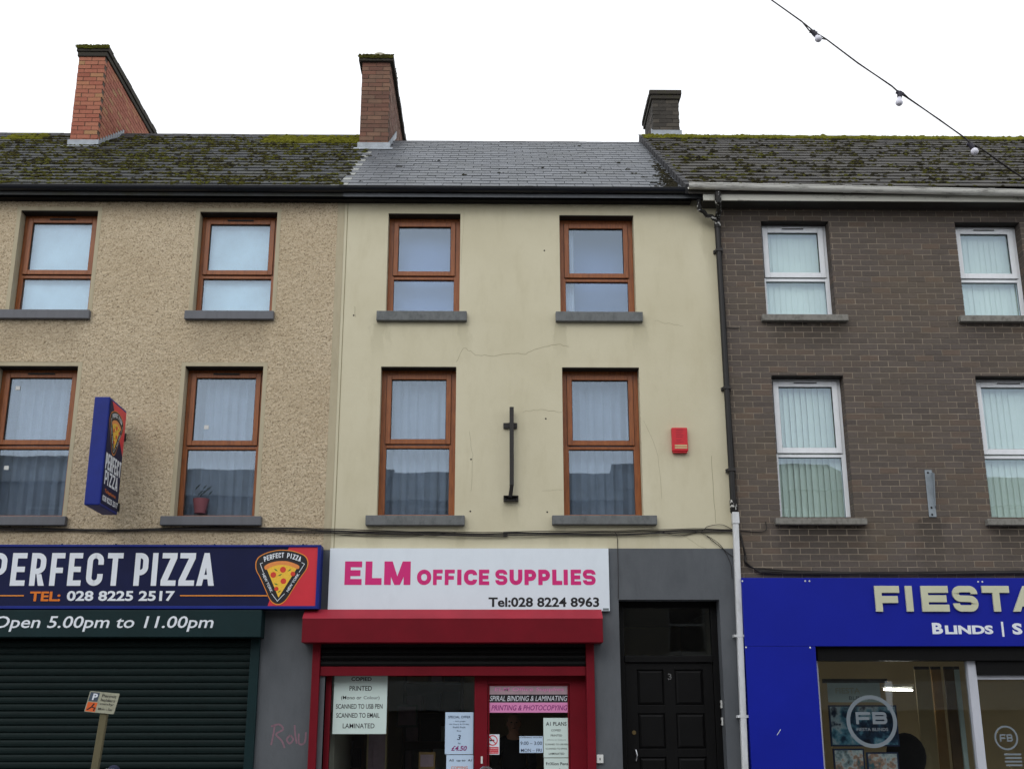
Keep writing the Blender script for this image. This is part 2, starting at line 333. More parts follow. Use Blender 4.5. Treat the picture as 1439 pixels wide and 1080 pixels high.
# ---------------------------------------------------------------- mesh helpers
class MB:
    def __init__(s): s.v = []; s.f = []; s.mi = []; s.tint = []; s.cur = 0; s.ct = 0.0; s.smooth = False
    def face(s, pts):
        i = len(s.v); s.v += [tuple(p) for p in pts]; s.f.append(tuple(range(i, i+len(pts)))); s.mi.append(s.cur); s.tint.append(s.ct)
    def box(s, x0, x1, y0, y1, z0, z1, mat=None):
        i = len(s.v)
        c = [(x0, y0, z0), (x1, y0, z0), (x1, y1, z0), (x0, y1, z0), (x0, y0, z1), (x1, y0, z1), (x1, y1, z1), (x0, y1, z1)]
        if mat is not None: c = [tuple(mat @ Vector(p)) for p in c]
        s.v += c
        for q in ((0, 3, 2, 1), (4, 5, 6, 7), (0, 1, 5, 4), (1, 2, 6, 5), (2, 3, 7, 6), (3, 0, 4, 7)):
            s.f.append(tuple(i+a for a in q)); s.mi.append(s.cur); s.tint.append(s.ct)
        return s
    def prism(s, poly, fn, d0, d1):            # poly (u,v) list, fn(u,v,d)->xyz, extruded from d0 to d1
        n = len(poly); i = len(s.v)
        s.v += [tuple(fn(u, v, d0)) for u, v in poly] + [tuple(fn(u, v, d1)) for u, v in poly]
        s.f.append(tuple(i+a for a in range(n))); s.f.append(tuple(i+n+a for a in reversed(range(n))))
        for a in range(n): s.f.append((i+(a+1) % n, i+a, i+n+a, i+n+(a+1) % n))
        s.mi += [s.cur]*(n+2); s.tint += [s.ct]*(n+2); return s
    def tube(s, path, r, n=8, cap=True):
        path = [Vector(p) for p in path]; i0 = len(s.v); rr = r if isinstance(r, (list, tuple)) else [r]*len(path)
        prev = None
        for k, p in enumerate(path):
            d = (path[min(k+1, len(path)-1)] - path[max(k-1, 0)]).normalized()
            a = prev if prev is not None else (Vector((0, 0, 1)) if abs(d.z) < .9 else Vector((1, 0, 0)))
            u = (a - d*a.dot(d)).normalized(); v = d.cross(u); prev = u
            for q in range(n):
                t = 2*math.pi*(q+.5)/n; s.v.append(tuple(p + (u*math.cos(t)+v*math.sin(t))*rr[k]))
        for k in range(len(path)-1):
            for q in range(n):
                a = i0+k*n+q; b = i0+k*n+(q+1) % n; s.f.append((a, b, b+n, a+n)); s.mi.append(s.cur); s.tint.append(s.ct)
        if cap:
            s.f.append(tuple(i0+q for q in reversed(range(n)))); s.f.append(tuple(i0+(len(path)-1)*n+q for q in range(n))); s.mi += [s.cur]*2; s.tint += [s.ct]*2
        return s
    def sphere(s, c, r, nu=12, nv=8, sc=(1, 1, 1)):
        i0 = len(s.v)
        for a in range(nv+1):
            th = math.pi*a/nv
            for b in range(nu):
                ph = 2*math.pi*b/nu
                s.v.append((c[0]+r*sc[0]*math.sin(th)*math.cos(ph), c[1]+r*sc[1]*math.sin(th)*math.sin(ph), c[2]+r*sc[2]*math.cos(th)))
        for a in range(nv):
            for b in range(nu):
                q = (i0+a*nu+b, i0+(a+1)*nu+b, i0+(a+1)*nu+(b+1) % nu, i0+a*nu+(b+1) % nu)
                s.f.append(q); s.mi.append(s.cur); s.tint.append(s.ct)
        return s
    def mesh(s, name, mats):
        me = bpy.data.meshes.new(name); me.from_pydata(s.v, [], s.f)
        for m in (mats if isinstance(mats, (list, tuple)) else [mats]): me.materials.append(m)
        me.polygons.foreach_set('material_index', s.mi)
        if any(s.tint):
            a = me.attributes.new('tint', 'FLOAT', 'FACE'); a.data.foreach_set('value', s.tint)
        if s.smooth:
            me.polygons.foreach_set('use_smooth', [True]*len(s.f))
            try: me.set_sharp_from_angle(angle=R_(40))
            except Exception: pass
        me.update(); return me
    def build(s, name, mats, parent=None, bevel=0):
        return add(name, s.mesh(name, mats), parent, bevel)
def add(name, me, parent=None, bevel=0):
    o = bpy.data.objects.new(name, me); C.objects.link(o)
    if parent: setpar(o, parent)
    if bevel:
        b = o.modifiers.new('bevel', 'BEVEL'); b.width = bevel; b.segments = 2; b.limit_method = 'ANGLE'
    return o
def root_loc(p):
    v = Vector(p.location)
    while p.parent: p = p.parent; v = Vector(p.location) if p.type == 'EMPTY' else v
    return v
def setpar(o, parent):
    o.parent = parent
    top = parent
    while top.parent: top = top.parent
    if parent is top: o.matrix_parent_inverse = Matrix.Translation(-Vector(top.location))
    # parents below the top keep zero local offset, so their world matrix is the identity
def thing(name, label, cat, loc=(0, 0, 0), group=None):
    o = bpy.data.objects.new(name, None); C.objects.link(o); o.location = loc; o.empty_display_size = .2
    o['label'] = label; o['category'] = cat
    if group: o['group'] = group
    return o
def tag(o, label=None, cat=None, group=None, kind=None):
    for a, b in (('label', label), ('category', cat), ('group', group), ('kind', kind)):
        if b: o[a] = b
    return o
def put(name, me, parent, loc, rot=None):           # one piece at its own place under a part
    o = bpy.data.objects.new(name, me); C.objects.link(o); setpar(o, parent); o.location = loc
    if rot: o.rotation_euler = rot
    return o
def ngon_map(Y):  # front facing plane at depth Y: (u=x, v=z, d out of wall)
    return lambda u, v, d=0.0: (u, Y-d, v)

# lettering -------------------------------------------------------------
def text(s, fit, fn, lvl=.002, bold=0.0, shear=0.0, rot=0.0, center=None, space=1.0, keep=False, smallcaps=False):
    cu = bpy.data.curves.new('lettering', 'FONT'); cu.body = s; cu.offset = bold; cu.shear = shear
    cu.resolution_u = 3; cu.space_character = space; cu.align_x = 'CENTER'; cu.space_line = 1.0
    ob = bpy.data.objects.new('lettering', cu); C.objects.link(ob)
    dg = bpy.context.evaluated_depsgraph_get(); me = bpy.data.meshes.new_from_object(ob.evaluated_get(dg))
    bpy.data.objects.remove(ob); bpy.data.curves.remove(cu)
    n = len(me.vertices); co = np.empty(n*3); me.vertices.foreach_get('co', co); co = co.reshape(-1, 3)
    mn, mxx = co.min(0), co.max(0); u0, u1, v0, v1 = fit
    sx = (u1-u0)/(mxx[0]-mn[0]); sv = (v1-v0)/(mxx[1]-mn[1])
    cu_, cv_ = (u0+u1)/2, (v0+v1)/2
    pts = []
    for p in co:
        a = (p[0]-(mn[0]+mxx[0])/2)*sx; b = (p[1]-(mn[1]+mxx[1])/2)*sv
        if rot: a, b = a*math.cos(rot)-b*math.sin(rot), a*math.sin(rot)+b*math.cos(rot)
        pts.append(fn(cu_+a, cv_+b, lvl))
    faces = [tuple(p.vertices) for p in me.polygons]; bpy.data.meshes.remove(me)
    return pts, faces
def addtext(mb, *a, **kw):
    pts, faces = text(*a, **kw); i = len(mb.v); mb.v += [tuple(p) for p in pts]
    for f in faces: mb.f.append(tuple(i+q for q in f)); mb.mi.append(mb.cur); mb.tint.append(0)

def letters(parent, mat, s, fit, fn, lvl=.002, name='letter', **kw):
    """one child per character of the line"""
    pts, faces = text(s, fit, lambda a, b_, c_: (a, b_, c_), lvl, **kw)
    par = list(range(len(pts)))
    def find(a):
        while par[a] != a: par[a] = par[par[a]]; a = par[a]
        return a
    for f in faces:
        for q in f[1:]: par[find(f[0])] = find(q)
    isl = {}
    for f in faces: isl.setdefault(find(f[0]), []).append(f)
    L = []
    for fs in isl.values():
        us = [pts[q][0] for f in fs for q in f]; L.append([min(us), max(us), fs])
    L.sort(key=lambda a: a[0]); out_ = []
    for a in L:
        if out_ and a[0] < out_[-1][1]-(a[1]-a[0])*.5: out_[-1][1] = max(out_[-1][1], a[1]); out_[-1][2] = out_[-1][2]+a[2]
        else: out_.append(a)
    for a in out_:
        m_ = MB(); mp = {}
        for f in a[2]:
            for q in f:
                if q not in mp: mp[q] = len(m_.v); m_.v.append(tuple(fn(*pts[q])))
            m_.f.append(tuple(mp[q] for q in f)); m_.mi.append(0); m_.tint.append(0)
        m_.build(name, mat, parent)
def rndp(pts, r, closed=False, seg=6):
    out_ = []; n = len(pts)
    for i, p in enumerate(pts):
        if not closed and i in (0, n-1): out_.append(p); continue
        a, b = Vector(pts[i-1]), Vector(pts[(i+1) % n]); q = Vector(p)
        da, db = a-q, b-q; rr = min(r, da.length*.5 if (closed or i-1 > 0) else da.length*.98, db.length*.5 if (closed or i+1 < n-1) else db.length*.98)
        s0, s1 = q+da.normalized()*rr, q+db.normalized()*rr
        for k_ in range(seg+1):
            t = k_/seg*math.pi/2; ca, sa = 1-math.sin(t), 1-math.cos(t)
            out_.append(tuple(q + (s0-q)*ca + (s1-q)*sa))
    return out_
def ribbon(pts, t, closed=False):
    P_ = [Vector(p) for p in pts]; n = len(P_); L_, R2 = [], []
    for i in range(n):
        if closed: a, b = P_[i-1], P_[(i+1) % n]
        else: a, b = P_[max(i-1, 0)], P_[min(i+1, n-1)]
        d1 = (P_[i]-a); d2 = (b-P_[i])
        if d1.length < 1e-7: d1 = d2
        if d2.length < 1e-7: d2 = d1
        d1 = d1.normalized(); d2 = d2.normalized()
        n1 = Vector((-d1.y, d1.x)); n2 = Vector((-d2.y, d2.x)); m = (n1+n2).normalized(); k_ = t/2/max(.35, m.dot(n1))
        L_.append(P_[i]+m*k_); R2.append(P_[i]-m*k_)
    return L_, R2
def glyph(ch, w, t, r):
    L, Rr, B, T, m = t/2, w-t/2, t/2, 1-t/2, .5
    sp_ = ('s', [(L, 0), (L, 1)], False)
    if ch == 'E': return [sp_, ('s', [(t, T), (w, T)], 0), ('s', [(t, B), (w, B)], 0), ('s', [(t, .5), (w*.92, .5)], 0)]
    if ch == 'F': return [sp_, ('s', [(t, T), (w, T)], 0), ('s', [(t, .47), (w*.92, .47)], 0)]
    if ch == 'L': return [sp_, ('s', [(t, B), (w, B)], 0)]
    if ch == 'I': return [sp_]
    if ch == 'T': return [('s', [(0, T), (w, T)], 0), ('s', [(w/2, 0), (w/2, 1-t)], 0)]
    if ch == 'P': return [sp_, ('s', rndp([(t, T), (Rr, T), (Rr, .4), (t, .4)], r), 0)]
    if ch == 'R': return [sp_, ('s', rndp([(t, T), (Rr, T), (Rr, .44), (t, .44)], r), 0), ('p', [(w*.42, .44-t/2), (w*.42+t*.9, .44-t/2), (w, 0), (w-t*1.1, 0)])]
    if ch == 'B': return [sp_, ('s', rndp([(t, T), (Rr*.97, T), (Rr*.97, .53), (t, .53)], r), 0), ('s', rndp([(t, .5), (Rr, .5), (Rr, B), (t, B)], r), 0)]
    if ch == 'D': return [sp_, ('s', rndp([(t, T), (Rr, T), (Rr, B), (t, B)], r*1.4), 0)]
    if ch == 'C': return [('s', rndp([(Rr, .64), (Rr, T), (L, T), (L, B), (Rr, B), (Rr, .36)], r), 0)]
    if ch == 'O': return [('s', rndp([(Rr, T), (L, T), (L, B), (Rr, B)], r, True), 1)]
    if ch == 'U': return [('s', rndp([(L, 1), (L, B), (Rr, B), (Rr, 1)], r), 0)]
    if ch == 'S': return [('s', rndp([(Rr, .68), (Rr, T), (L, T), (L, .51), (Rr, .49), (Rr, B), (L, B), (L, .32)], r), 0)]
    if ch == 'Z': return [('s', [(0, T), (w, T)], 0), ('s', [(0, B), (w, B)], 0), ('p', [(0, t), (t*1.25, t), (w, 1-t), (w-t*1.25, 1-t)])]
    if ch == 'A':
        q = t*1.05; return [('p', [(0, 0), (q, 0), (w/2+q*.45, 1), (w/2-q*.45, 1)]), ('p', [(w-q, 0), (w, 0), (w/2+q*.45, 1), (w/2-q*.45, 1)]),
                            ('p', [(w*.24, .2), (w*.76, .2), (w*.72, .2+t*.8), (w*.28, .2+t*.8)])]
    if ch == 'M': return [sp_, ('s', [(Rr, 0), (Rr, 1)], 0), ('p', [(0, 1), (t*1.2, 1), (w/2+t*.42, 0), (w/2-t*.42, 0)]), ('p', [(w-t*1.2, 1), (w, 1), (w/2+t*.42, 0), (w/2-t*.42, 0)])]
    if ch == 'N': return [sp_, ('s', [(Rr, 0), (Rr, 1)], 0), ('p', [(0, 1), (t*1.15, 1), (w, 0), (w-t*1.15, 0)])]
    return []
def addglyph(mb, ch, u0, u1, v0, v1, fn, t, r=.3, lvl=.002, depth=0.0, shear=0.0):
    """t and r are fractions of the letter height; strokes step 0.3 mm apart so that none are coplanar"""
    H = v1-v0; w_ = (u1-u0)/H
    def T2(p): return (u0+(p[0]+shear*p[1])*H, v0+p[1]*H)
    for i, g in enumerate(glyph(ch, w_, t, r)):
        lv = lvl + i*.0003
        if g[0] == 'p':
            poly = [T2(p) for p in g[1]]
            if depth: mb.prism(poly, fn, lv, lv-depth)
            else: mb.face([fn(a, b, lv) for a, b in poly])
        else:
            closed = bool(g[2]); A, B_ = ribbon(g[1], t, closed); n = len(A)
            for q in range(n if closed else n-1):
                z = (q+1) % n; poly = [T2(A[q]), T2(B_[q]), T2(B_[z]), T2(A[z])]
                if depth: mb.prism(poly, fn, lv, lv-depth)
                else: mb.face([fn(a, b, lv) for a, b in poly])
def ribflat(mb, pts, t, fn, lvl, closed=False):
    A, B_ = ribbon(pts, t, closed); n = len(A)
    for q in range(n if closed else n-1):
        z = (q+1) % n; mb.face([fn(p[0], p[1], lvl) for p in (A[q], B_[q], B_[z], A[z])])
def catmull(pts, closed=True, seg=5):
    n = len(pts); o = []
    for i in range(n if closed else n-1):
        g = lambda j: Vector(pts[j % n] if closed else pts[max(0, min(n-1, j))])
        p0, p1, p2, p3 = g(i-1), g(i), g(i+1), g(i+2)
        for k_ in range(seg):
            t = k_/seg; o.append(tuple(.5*((2*p1)+(-p0+p2)*t+(2*p0-5*p1+4*p2-p3)*t*t+(-p0+3*p1-3*p2+p3)*t**3)))
    if not closed: o.append(tuple(pts[-1]))
    return o

# wall sheet with openings and their reveals
def wall_mesh(mb, x0, x1, z0, z1, holes, Y, depth=.3, rev=.22):
    xs = sorted({x0, x1, *[h[0] for h in holes], *[h[1] for h in holes]}); xs = [x for x in xs if x0 <= x <= x1]
    zs = sorted({z0, z1, *[h[2] for h in holes], *[h[3] for h in holes]}); zs = [z for z in zs if z0 <= z <= z1]
    for a, b in zip(xs, xs[1:]):
        for c_, d in zip(zs, zs[1:]):
            mx_, mz = (a+b)/2, (c_+d)/2
            if any(h[0] < mx_ < h[1] and h[2] < mz < h[3] for h in holes): continue
            mb.face([(a, Y, c_), (b, Y, c_), (b, Y, d), (a, Y, d)]); mb.face([(a, Y+depth, c_), (a, Y+depth, d), (b, Y+depth, d), (b, Y+depth, c_)])
    for h in holes:
        a, b, c_, d = h; a = max(a, x0); b = min(b, x1)
        mb.face([(a, Y, c_), (a, Y, d), (a, Y+depth, d), (a, Y+depth, c_)]); mb.face([(b, Y, c_), (b, Y+depth, c_), (b, Y+depth, d), (b, Y, d)])
        mb.face([(a, Y, d), (b, Y, d), (b, Y+depth, d), (a, Y+depth, d)]); mb.face([(a, Y, c_), (a, Y+depth, c_), (b, Y+depth, c_), (b, Y, c_)])
    for x in (x0, x1): mb.face([(x, Y, z0), (x, Y, z1), (x, Y+depth, z1), (x, Y+depth, z0)])
    mb.face([(x0, Y, z1), (x1, Y, z1), (x1, Y+depth, z1), (x0, Y+depth, z1)])
    return mb
# ================================================================ SETTING
def struct(name, mb, m, smooth=False):
    mb.smooth = smooth; return tag(mb.build(name, m), kind='structure')
XL, XR = -12.0, 13.0                         # extent of the terrace built
b = MB(); b.box(-150, 150, -150, 150, -.6, -.02); struct('ground', b, M['paving'])
b = MB(); b.box(-60, 60, .9, F-2.6, -.018, 0); struct('road', b, M['asphalt'])
b = MB(); b.box(-60, 60, F-2.45, F+9, -.018, .12); struct('pavement', b, M['paving'])
b = MB(); b.box(-60, 60, -9, .75, -.018, .12); struct('pavement', b, M['paving'])
for i, y0 in enumerate((F-2.6, .75)):
    k_ = MB()
    for q in range(40): k_.box(-20+q+.004, -19.004+q, y0, y0+.15, -.018, .125)
    struct('kerb', k_, M['kerbstone'])

# key heights and lines ------------------------------------------------
SL = math.tan(R_(35)); CS, SN = math.cos(R_(35)), math.sin(R_(35))
ZG = PZ(700, 263.5, F-.26)                   # lip of the black gutter
ZW = PZ(700, 287, F)                         # top of visible wall
Y0, Z0 = F-.2, ZG-.01                        # eave line of the left and middle roofs
XB = (PX(487, 300)+PX(463, 740))/2           # party line pizza house / middle house
XD = (PX(1007, 310)+PX(1033, 740))/2         # party line middle / brick house (behind the downpipe)
ZGR = PZ(1000, 259.5, F-.36); Y0R, Z0R = F-.3, ZGR-.0
ZS = PZ(700, 770)                            # paint line over the shopfronts

class House: pass
def house(label, x0):
    h = thing('terraced_house', label, 'house', (x0, F, .12)); return h
HL = house('left terraced house with tan roughcast upper wall and mossy slate roof', (XL+XB)/2)
HM = house('middle terraced house with smooth cream rendered wall and a black street door', (XB+XD)/2)
HR = house('right terraced house of dark brown brick with white framed windows and a white eaves gutter', (XD+XR)/2)

# window openings (x0,x1,z0,z1), transom height, kind
def WR(a, b_, t, bt, tr): r = RC(a, b_, t, bt); return (*r, PZ((a+b_)/2, tr))
WL = [WR(21.5, 131, 296, 437, 380), WR(276, 386, 298, 438.5, 380.5), WR(-16, 99, 514, 726, 621), WR(252.5, 364, 514.5, 726, 622)]
WM = [WR(543.9, 646.3, 300, 439, 382), WR(786.8, 892.2, 302.5, 440, 385), WR(532.3, 640, 515, 725, 620), WR(791.2, 901.2, 516, 725, 622)]
WRt = [WR(1073.2, 1169.4, 310, 444, 384.5), WR(1349, 1441, 312, 445.5, 386), WR(1090.5, 1193, 527, 729, 633), WR(1382, 1487, 528, 730, 635)]
WL += [(2*WL[0][0]-WL[1][0]-.0, 2*WL[0][0]-WL[1][0]+(WL[0][1]-WL[0][0]), *WL[0][2:]), (2*WL[2][0]-WL[3][0], 2*WL[2][0]-WL[3][0]+(WL[2][1]-WL[2][0]), *WL[2][2:])]
WRt += [(2*WRt[1][0]-WRt[0][0], 2*WRt[1][0]-WRt[0][0]+(WRt[1][1]-WRt[1][0]), *WRt[1][2:]), (2*WRt[3][0]-WRt[2][0], 2*WRt[3][0]-WRt[2][0]+(WRt[3][1]-WRt[3][0]), *WRt[3][2:])]

# ---------------- roughcast wall: a really uneven surface
def roughcast(x0, x1, z0, z1, holes, step=.0115, amp=.0052):
    nx, nz = int((x1-x0)/step), int((z1-z0)/step)
    xs = np.linspace(x0, x1, nx+1); zs = np.linspace(z0, z1, nz+1)
    # snap grid lines to the openings
    for h in holes:
        for e in h[:2]:
            if x0 < e < x1: xs[np.abs(xs-e).argmin()] = e
        for e in h[2:]:
            if z0 < e < z1: zs[np.abs(zs-e).argmin()] = e
    n = np.random.rand(nz+1, nx+1); g = n*.95
    for s in (2, 4): 
        m = np.random.rand((nz+1)//s+2, (nx+1)//s+2); yy = np.arange(nz+1)/s; xx = np.arange(nx+1)/s
        y0i = yy.astype(int); x0i = xx.astype(int); fy = (yy-y0i)[:, None]; fx = (xx-x0i)[None, :]
        g += (m[y0i][:, x0i]*(1-fy)*(1-fx)+m[y0i+1][:, x0i]*fy*(1-fx)+m[y0i][:, x0i+1]*(1-fy)*fx+m[y0i+1][:, x0i+1]*fy*fx)*(.42 if s == 2 else .16)
    g = np.clip((g-.38)*1.2, 0, 1.1)*amp*1.9
    X, Z = np.meshgrid(xs, zs); co = np.stack([X, F-g, Z], -1).reshape(-1, 3)
    cx = (xs[:-1]+xs[1:])/2; cz = (zs[:-1]+zs[1:])/2; keep = np.ones((nz, nx), bool)
    for h in holes: keep &= ~(((cx > h[0]) & (cx < h[1]))[None, :] & ((cz > h[2]) & (cz < h[3]))[:, None])
    jj, ii = np.nonzero(keep); a = jj*(nx+1)+ii
    quads = np.stack([a, a+1, a+nx+2, a+nx+1], 1)
    me = bpy.data.meshes.new('roughcast'); me.vertices.add(len(co)); me.vertices.foreach_set('co', co.ravel())
    me.loops.add(quads.size); me.loops.foreach_set('vertex_index', quads.ravel().astype(np.int32))
    me.polygons.add(len(quads)); me.polygons.foreach_set('loop_start', np.arange(0, quads.size, 4, dtype=np.int32))
    me.update(calc_edges=True); me.materials.append(M['roughcast']); return me
XLs = XB-.09                                 # smooth margin strip beside the party line
SB = .05                                     # smooth band round the openings
rl = WL
zb = PZ(200, 772)
wl_holes = [(h[0]-SB, h[1]+SB, h[2]-.001, h[3]+SB) for h in rl]
XV = PX(-40, 520)                            # the uneven sheet covers what the lens can see plus a margin
add('roughcast', roughcast(XV, XLs, zb, ZW, [h for h in wl_holes if h[1] > XV]), HL)
b = MB(); wall_mesh(b, XL, XLs, zb, ZG-.05, [(h[0]-.02, h[1]+.02, h[2]-.02, h[3]+.02) for h in rl], F+.012, .3); wl = b.build('wall', M['roughcast'], HL)
b = MB(); b.box(XLs, XB, F-.006, F+.3, zb, ZG-.05); b.build('margin_strip', M['band'], HL)
for h in rl:
    b = MB(); x0, x1, z0, z1 = h[:4]
    b.box(x0-SB, x0, F-.008, F+.15, z0, z1+SB); b.box(x1, x1+SB, F-.008, F+.15, z0, z1+SB); b.box(x0, x1, F-.0075, F+.15, z1, z1+SB)
    b.build('window_surround', M['band'], HL)
# ---------------- middle wall
mh = [h[:4] for h in WM]
dxl, dxr = PX(872.3, 960), PX(1016.5, 960); dzt = PZ(940, 842)      # street door opening
sxl, sxr = PX(437, 990), PX(832, 990); szt = PZ(650, 868)           # shop opening
b = MB(); wall_mesh(b, XB, XD, ZS, ZG-.05, mh, F, .3); wm = b.build('wall', M['cream'], HM, 0)
b = MB(); wall_mesh(b, XB, XD, 0, ZS, [(sxl, sxr, 0.0, szt), (dxl, dxr, 0.0, dzt)], F-.002, .32); b.build('ground_floor_wall', M['greywall'], HM)
b = MB(); b.box(XB+.035, XB+.043, F-.003, F+.01, ZS, ZW); b.build('margin_groove', M['crack'], HM)
b = MB(); fnF = ngon_map(F)
def crack(_, pts, t=.004, jit=.012, Y=F):
    q = [P(*p, Y) for p in pts]; o = []
    for a, c_ in zip(q, q[1:]):
        for k_ in range(5):
            f = k_/5; o.append((a[0]+(c_[0]-a[0])*f+random.uniform(-jit, jit)*.5, a[1]+(c_[1]-a[1])*f+random.uniform(-jit, jit)))
    o.append(q[-1]); mb = MB(); ribflat(mb, o, t*.75, ngon_map(Y), .0012); mb.build('crack', M['crack'], HM)
crack(b, [(641, 508), (652, 488), (668, 498), (690, 500), (712, 497), (738, 497), (760, 488), (785, 484), (800, 487)], .005)
crack(b, [(735, 578), (760, 576), (790, 579)], .0035); crack(b, [(660, 605), (664, 640), (662, 690)], .003)
crack(b, [(1000, 640), (1003, 690), (1006, 735)], .006); crack(b, [(498, 430), (500, 446)], .004)
crack(b, [(920, 450), (945, 456), (960, 458)], .003); crack(b, [(652, 300), (648, 372)], .002)
crack(b, [(905, 590), (925, 640), (930, 700)], .003); crack(b, [(762, 690), (790, 688)], .0025)
crack(b, [(868, 757), (868.5, 840)], .006); crack(b, [(958, 752), (1000, 775), (1030, 785)], .003); crack(b, [(1013, 842), (1035, 840)], .005)
b = MB()
for px, py in ((662, 645), (767, 588), (661, 718), (769, 719), (497, 443), (765, 352)):
    x, z = P(px, py); b = MB(); b.sphere((x, F, z), .011, 8, 5, (1, .5, 1)); b.build('wall_plug', M['pipeblack'], HM)
# ---------------- brick wall of the right house
rh = [h[:4] for h in WRt]; XDR = XD
ZBR = PZ(1240, 806); ZTR = ZGR-.12
b = MB(); wall_mesh(b, XDR, XR, ZBR-.3, ZTR, [(h[0]-.005, h[1]+.005, h[2]-.005, h[3]+.005) for h in rh], F+.0025, .3); wr = b.build('wall', M['mortar'], HR)
def brick_runs(x0, x1, z0, z1, holes, course=.0765, L=.2335, joint=.0105):
    out_ = []; i = 0; z = z1-course
    while z > z0-course*.6:
        off = (i % 2)*L/2; x = x0-off-.03
        while x < x1:
            a, c_ = max(x, x0), min(x+L-joint, x1)
            segs = [(a, c_)]
            for h in holes:
                if h[2] < z+course*.5 < h[3]:
                    segs = [(s0 if not (0 < s0-h[1] < .03) else h[1], s1 if not (0 < h[0]-s1 < .03) else h[0]) for s0, s1 in segs]
                    if z+course-joint/2 > h[3]+.004:
                        lo, hi = max(a, h[0]), min(c_, h[1])
                        if hi > lo: out_.append((lo, hi, h[3], z+course-joint/2))
                    ns = []
                    for s0, s1 in segs:
                        if h[1] <= s0 or h[0] >= s1: ns.append((s0, s1)); continue
                        if s0 < h[0]: ns.append((s0, h[0]))
                        if s1 > h[1]: ns.append((h[1], s1))
                    segs = ns
            for s0, s1 in segs:
                zl = max([z+joint/2]+[h[3] for h in holes if h[0] < (s0+s1)/2 < h[1] and z < h[3] < z+course*.5])
                if s1-s0 > .006: out_.append((s0, s1, zl, z+course-joint/2))
            x += L
        z -= course; i += 1
    return out_
runs = brick_runs(XDR+.005, XR, ZBR-.1, ZTR, rh)
mes = MB().box(-.5, .5, 0, 1, -.5, .5).mesh('brick', M['brick'])
def bricks(runs_, parent, mesh1, mat, Y, prio, depth=.2, nmax=300, proud=.0035):
    runs_ = sorted(runs_, key=prio); rest = MB()
    for i, (a, c_, z0, z1) in enumerate(runs_):
        pr = random.uniform(0, proud); jz = random.uniform(-.0012, .0012)
        if i < nmax:
            o = put('brick', mesh1, parent, ((a+c_)/2, Y-pr, (z0+z1)/2+jz)); o.scale = (c_-a, depth, z1-z0)
        else:
            rest.ct = random.random(); rest.box(a, c_, Y-pr, Y+depth, z0+jz, z1+jz)
    if rest.v: tag(rest.build('brick_field', mat, parent), kind='stuff')
vis_r = PX(1445, 600)
bricks([r for r in runs], wr, mes, M['brick'], F, lambda r: (0 if r[0] < vis_r and r[1]-r[0] > .1 and r[3] < PZ(1240, 480) else 1, r[2]))

# ================================================================ EAVES
def halfround(mb, xa, xb, yc, z_top, r, n=10, dz=0, th=.004):
    prof = [(yc-r*math.cos(math.pi*i/n), -r*math.sin(math.pi*i/n)*1.0) for i in range(n+1)]
    prof2 = [(yc-(r-th)*math.cos(math.pi*i/n), -(r-th)*math.sin(math.pi*i/n)) for i in range(n+1)]
    pr = [(yc-r-.006, -.004), (yc-r-.006, .004)] + [(yc-r+th, .004)] + prof2[1:] + prof[::-1]
    mb.prism([(p[0], p[1]) for p in pr], lambda u, v, d: (d, u, z_top+v+dz*(d-xa)/(xb-xa)), xa, xb)
XE = PX(968, 265, F-.26)                     # right end of the black gutter
XS = PX(482, 265, F-.26)
b = MB(); b.box(XL, XB, F-.13, F-.002, ZW+.0, ZG-.02); b.box(XL, XB, F-.17, F-.13, ZG-.075, ZG-.005); b.build('eaves_board', M['blackboard'], HL)
b = MB(); b.box(XB, XE+.05, F-.13, F-.004, ZW+.0, ZG-.02); b.box(XB, XE+.05, F-.17, F-.13, ZG-.075, ZG-.005); b.build('eaves_board', M['blackboard'], HM)
b = MB(); halfround(b, XL, XS, F-.235, ZG-.006, .058); b.build('gutter', M['blackgutter'], HL)
b = MB(); halfround(b, XS, XE+.04, F-.235, ZG, .058)
for x in (XS, XS+2.4): halfround(b, x-.05, x+.05, F-.235, ZG+.002, .0625)
b.build('gutter', M['blackgutter'], HM)
xg0, xg1 = PX(967.5, 262, F-.36), XR
gsl = (PZ(1439, 268.5, F-.36)-PZ(967.5, 258.3, F-.36))/(PX(1439, 268, F-.36)-xg0)*(xg1-xg0)
def gz(x): return ZGR+gsl*(x-xg0)/(xg1-xg0)
g = MB(); halfround(g, xg0, xg1, F-.36, ZGR, .06, dz=gsl); gw = g.build('gutter', M['whitegutter'], HR)
for x in (PX(1002, 262), PX(1024, 262), PX(1178, 262), PX(1372, 262), XR-2):
    j = MB(); halfround(j, x-.045, x+.045, F-.36, gz(x)+.002, .0645); j.build('gutter_clip', M['whitegutter'], gw)
b = MB(); b.box(PX(988, 278, F-.27), XR, F-.285, F-.265, PZ(1100, 282.5, F-.27), PZ(1100, 270, F-.27)); b.build('fascia_board', M['whiteboard'], HR)
zf = PZ(1100, 282.5, F-.27)
b = MB(); b.box(PX(988, 278, F-.27)+.01, XR, F-.264, F+.3, zf+.012, zf+.03); b.build('soffit', M['soffit'], HR)

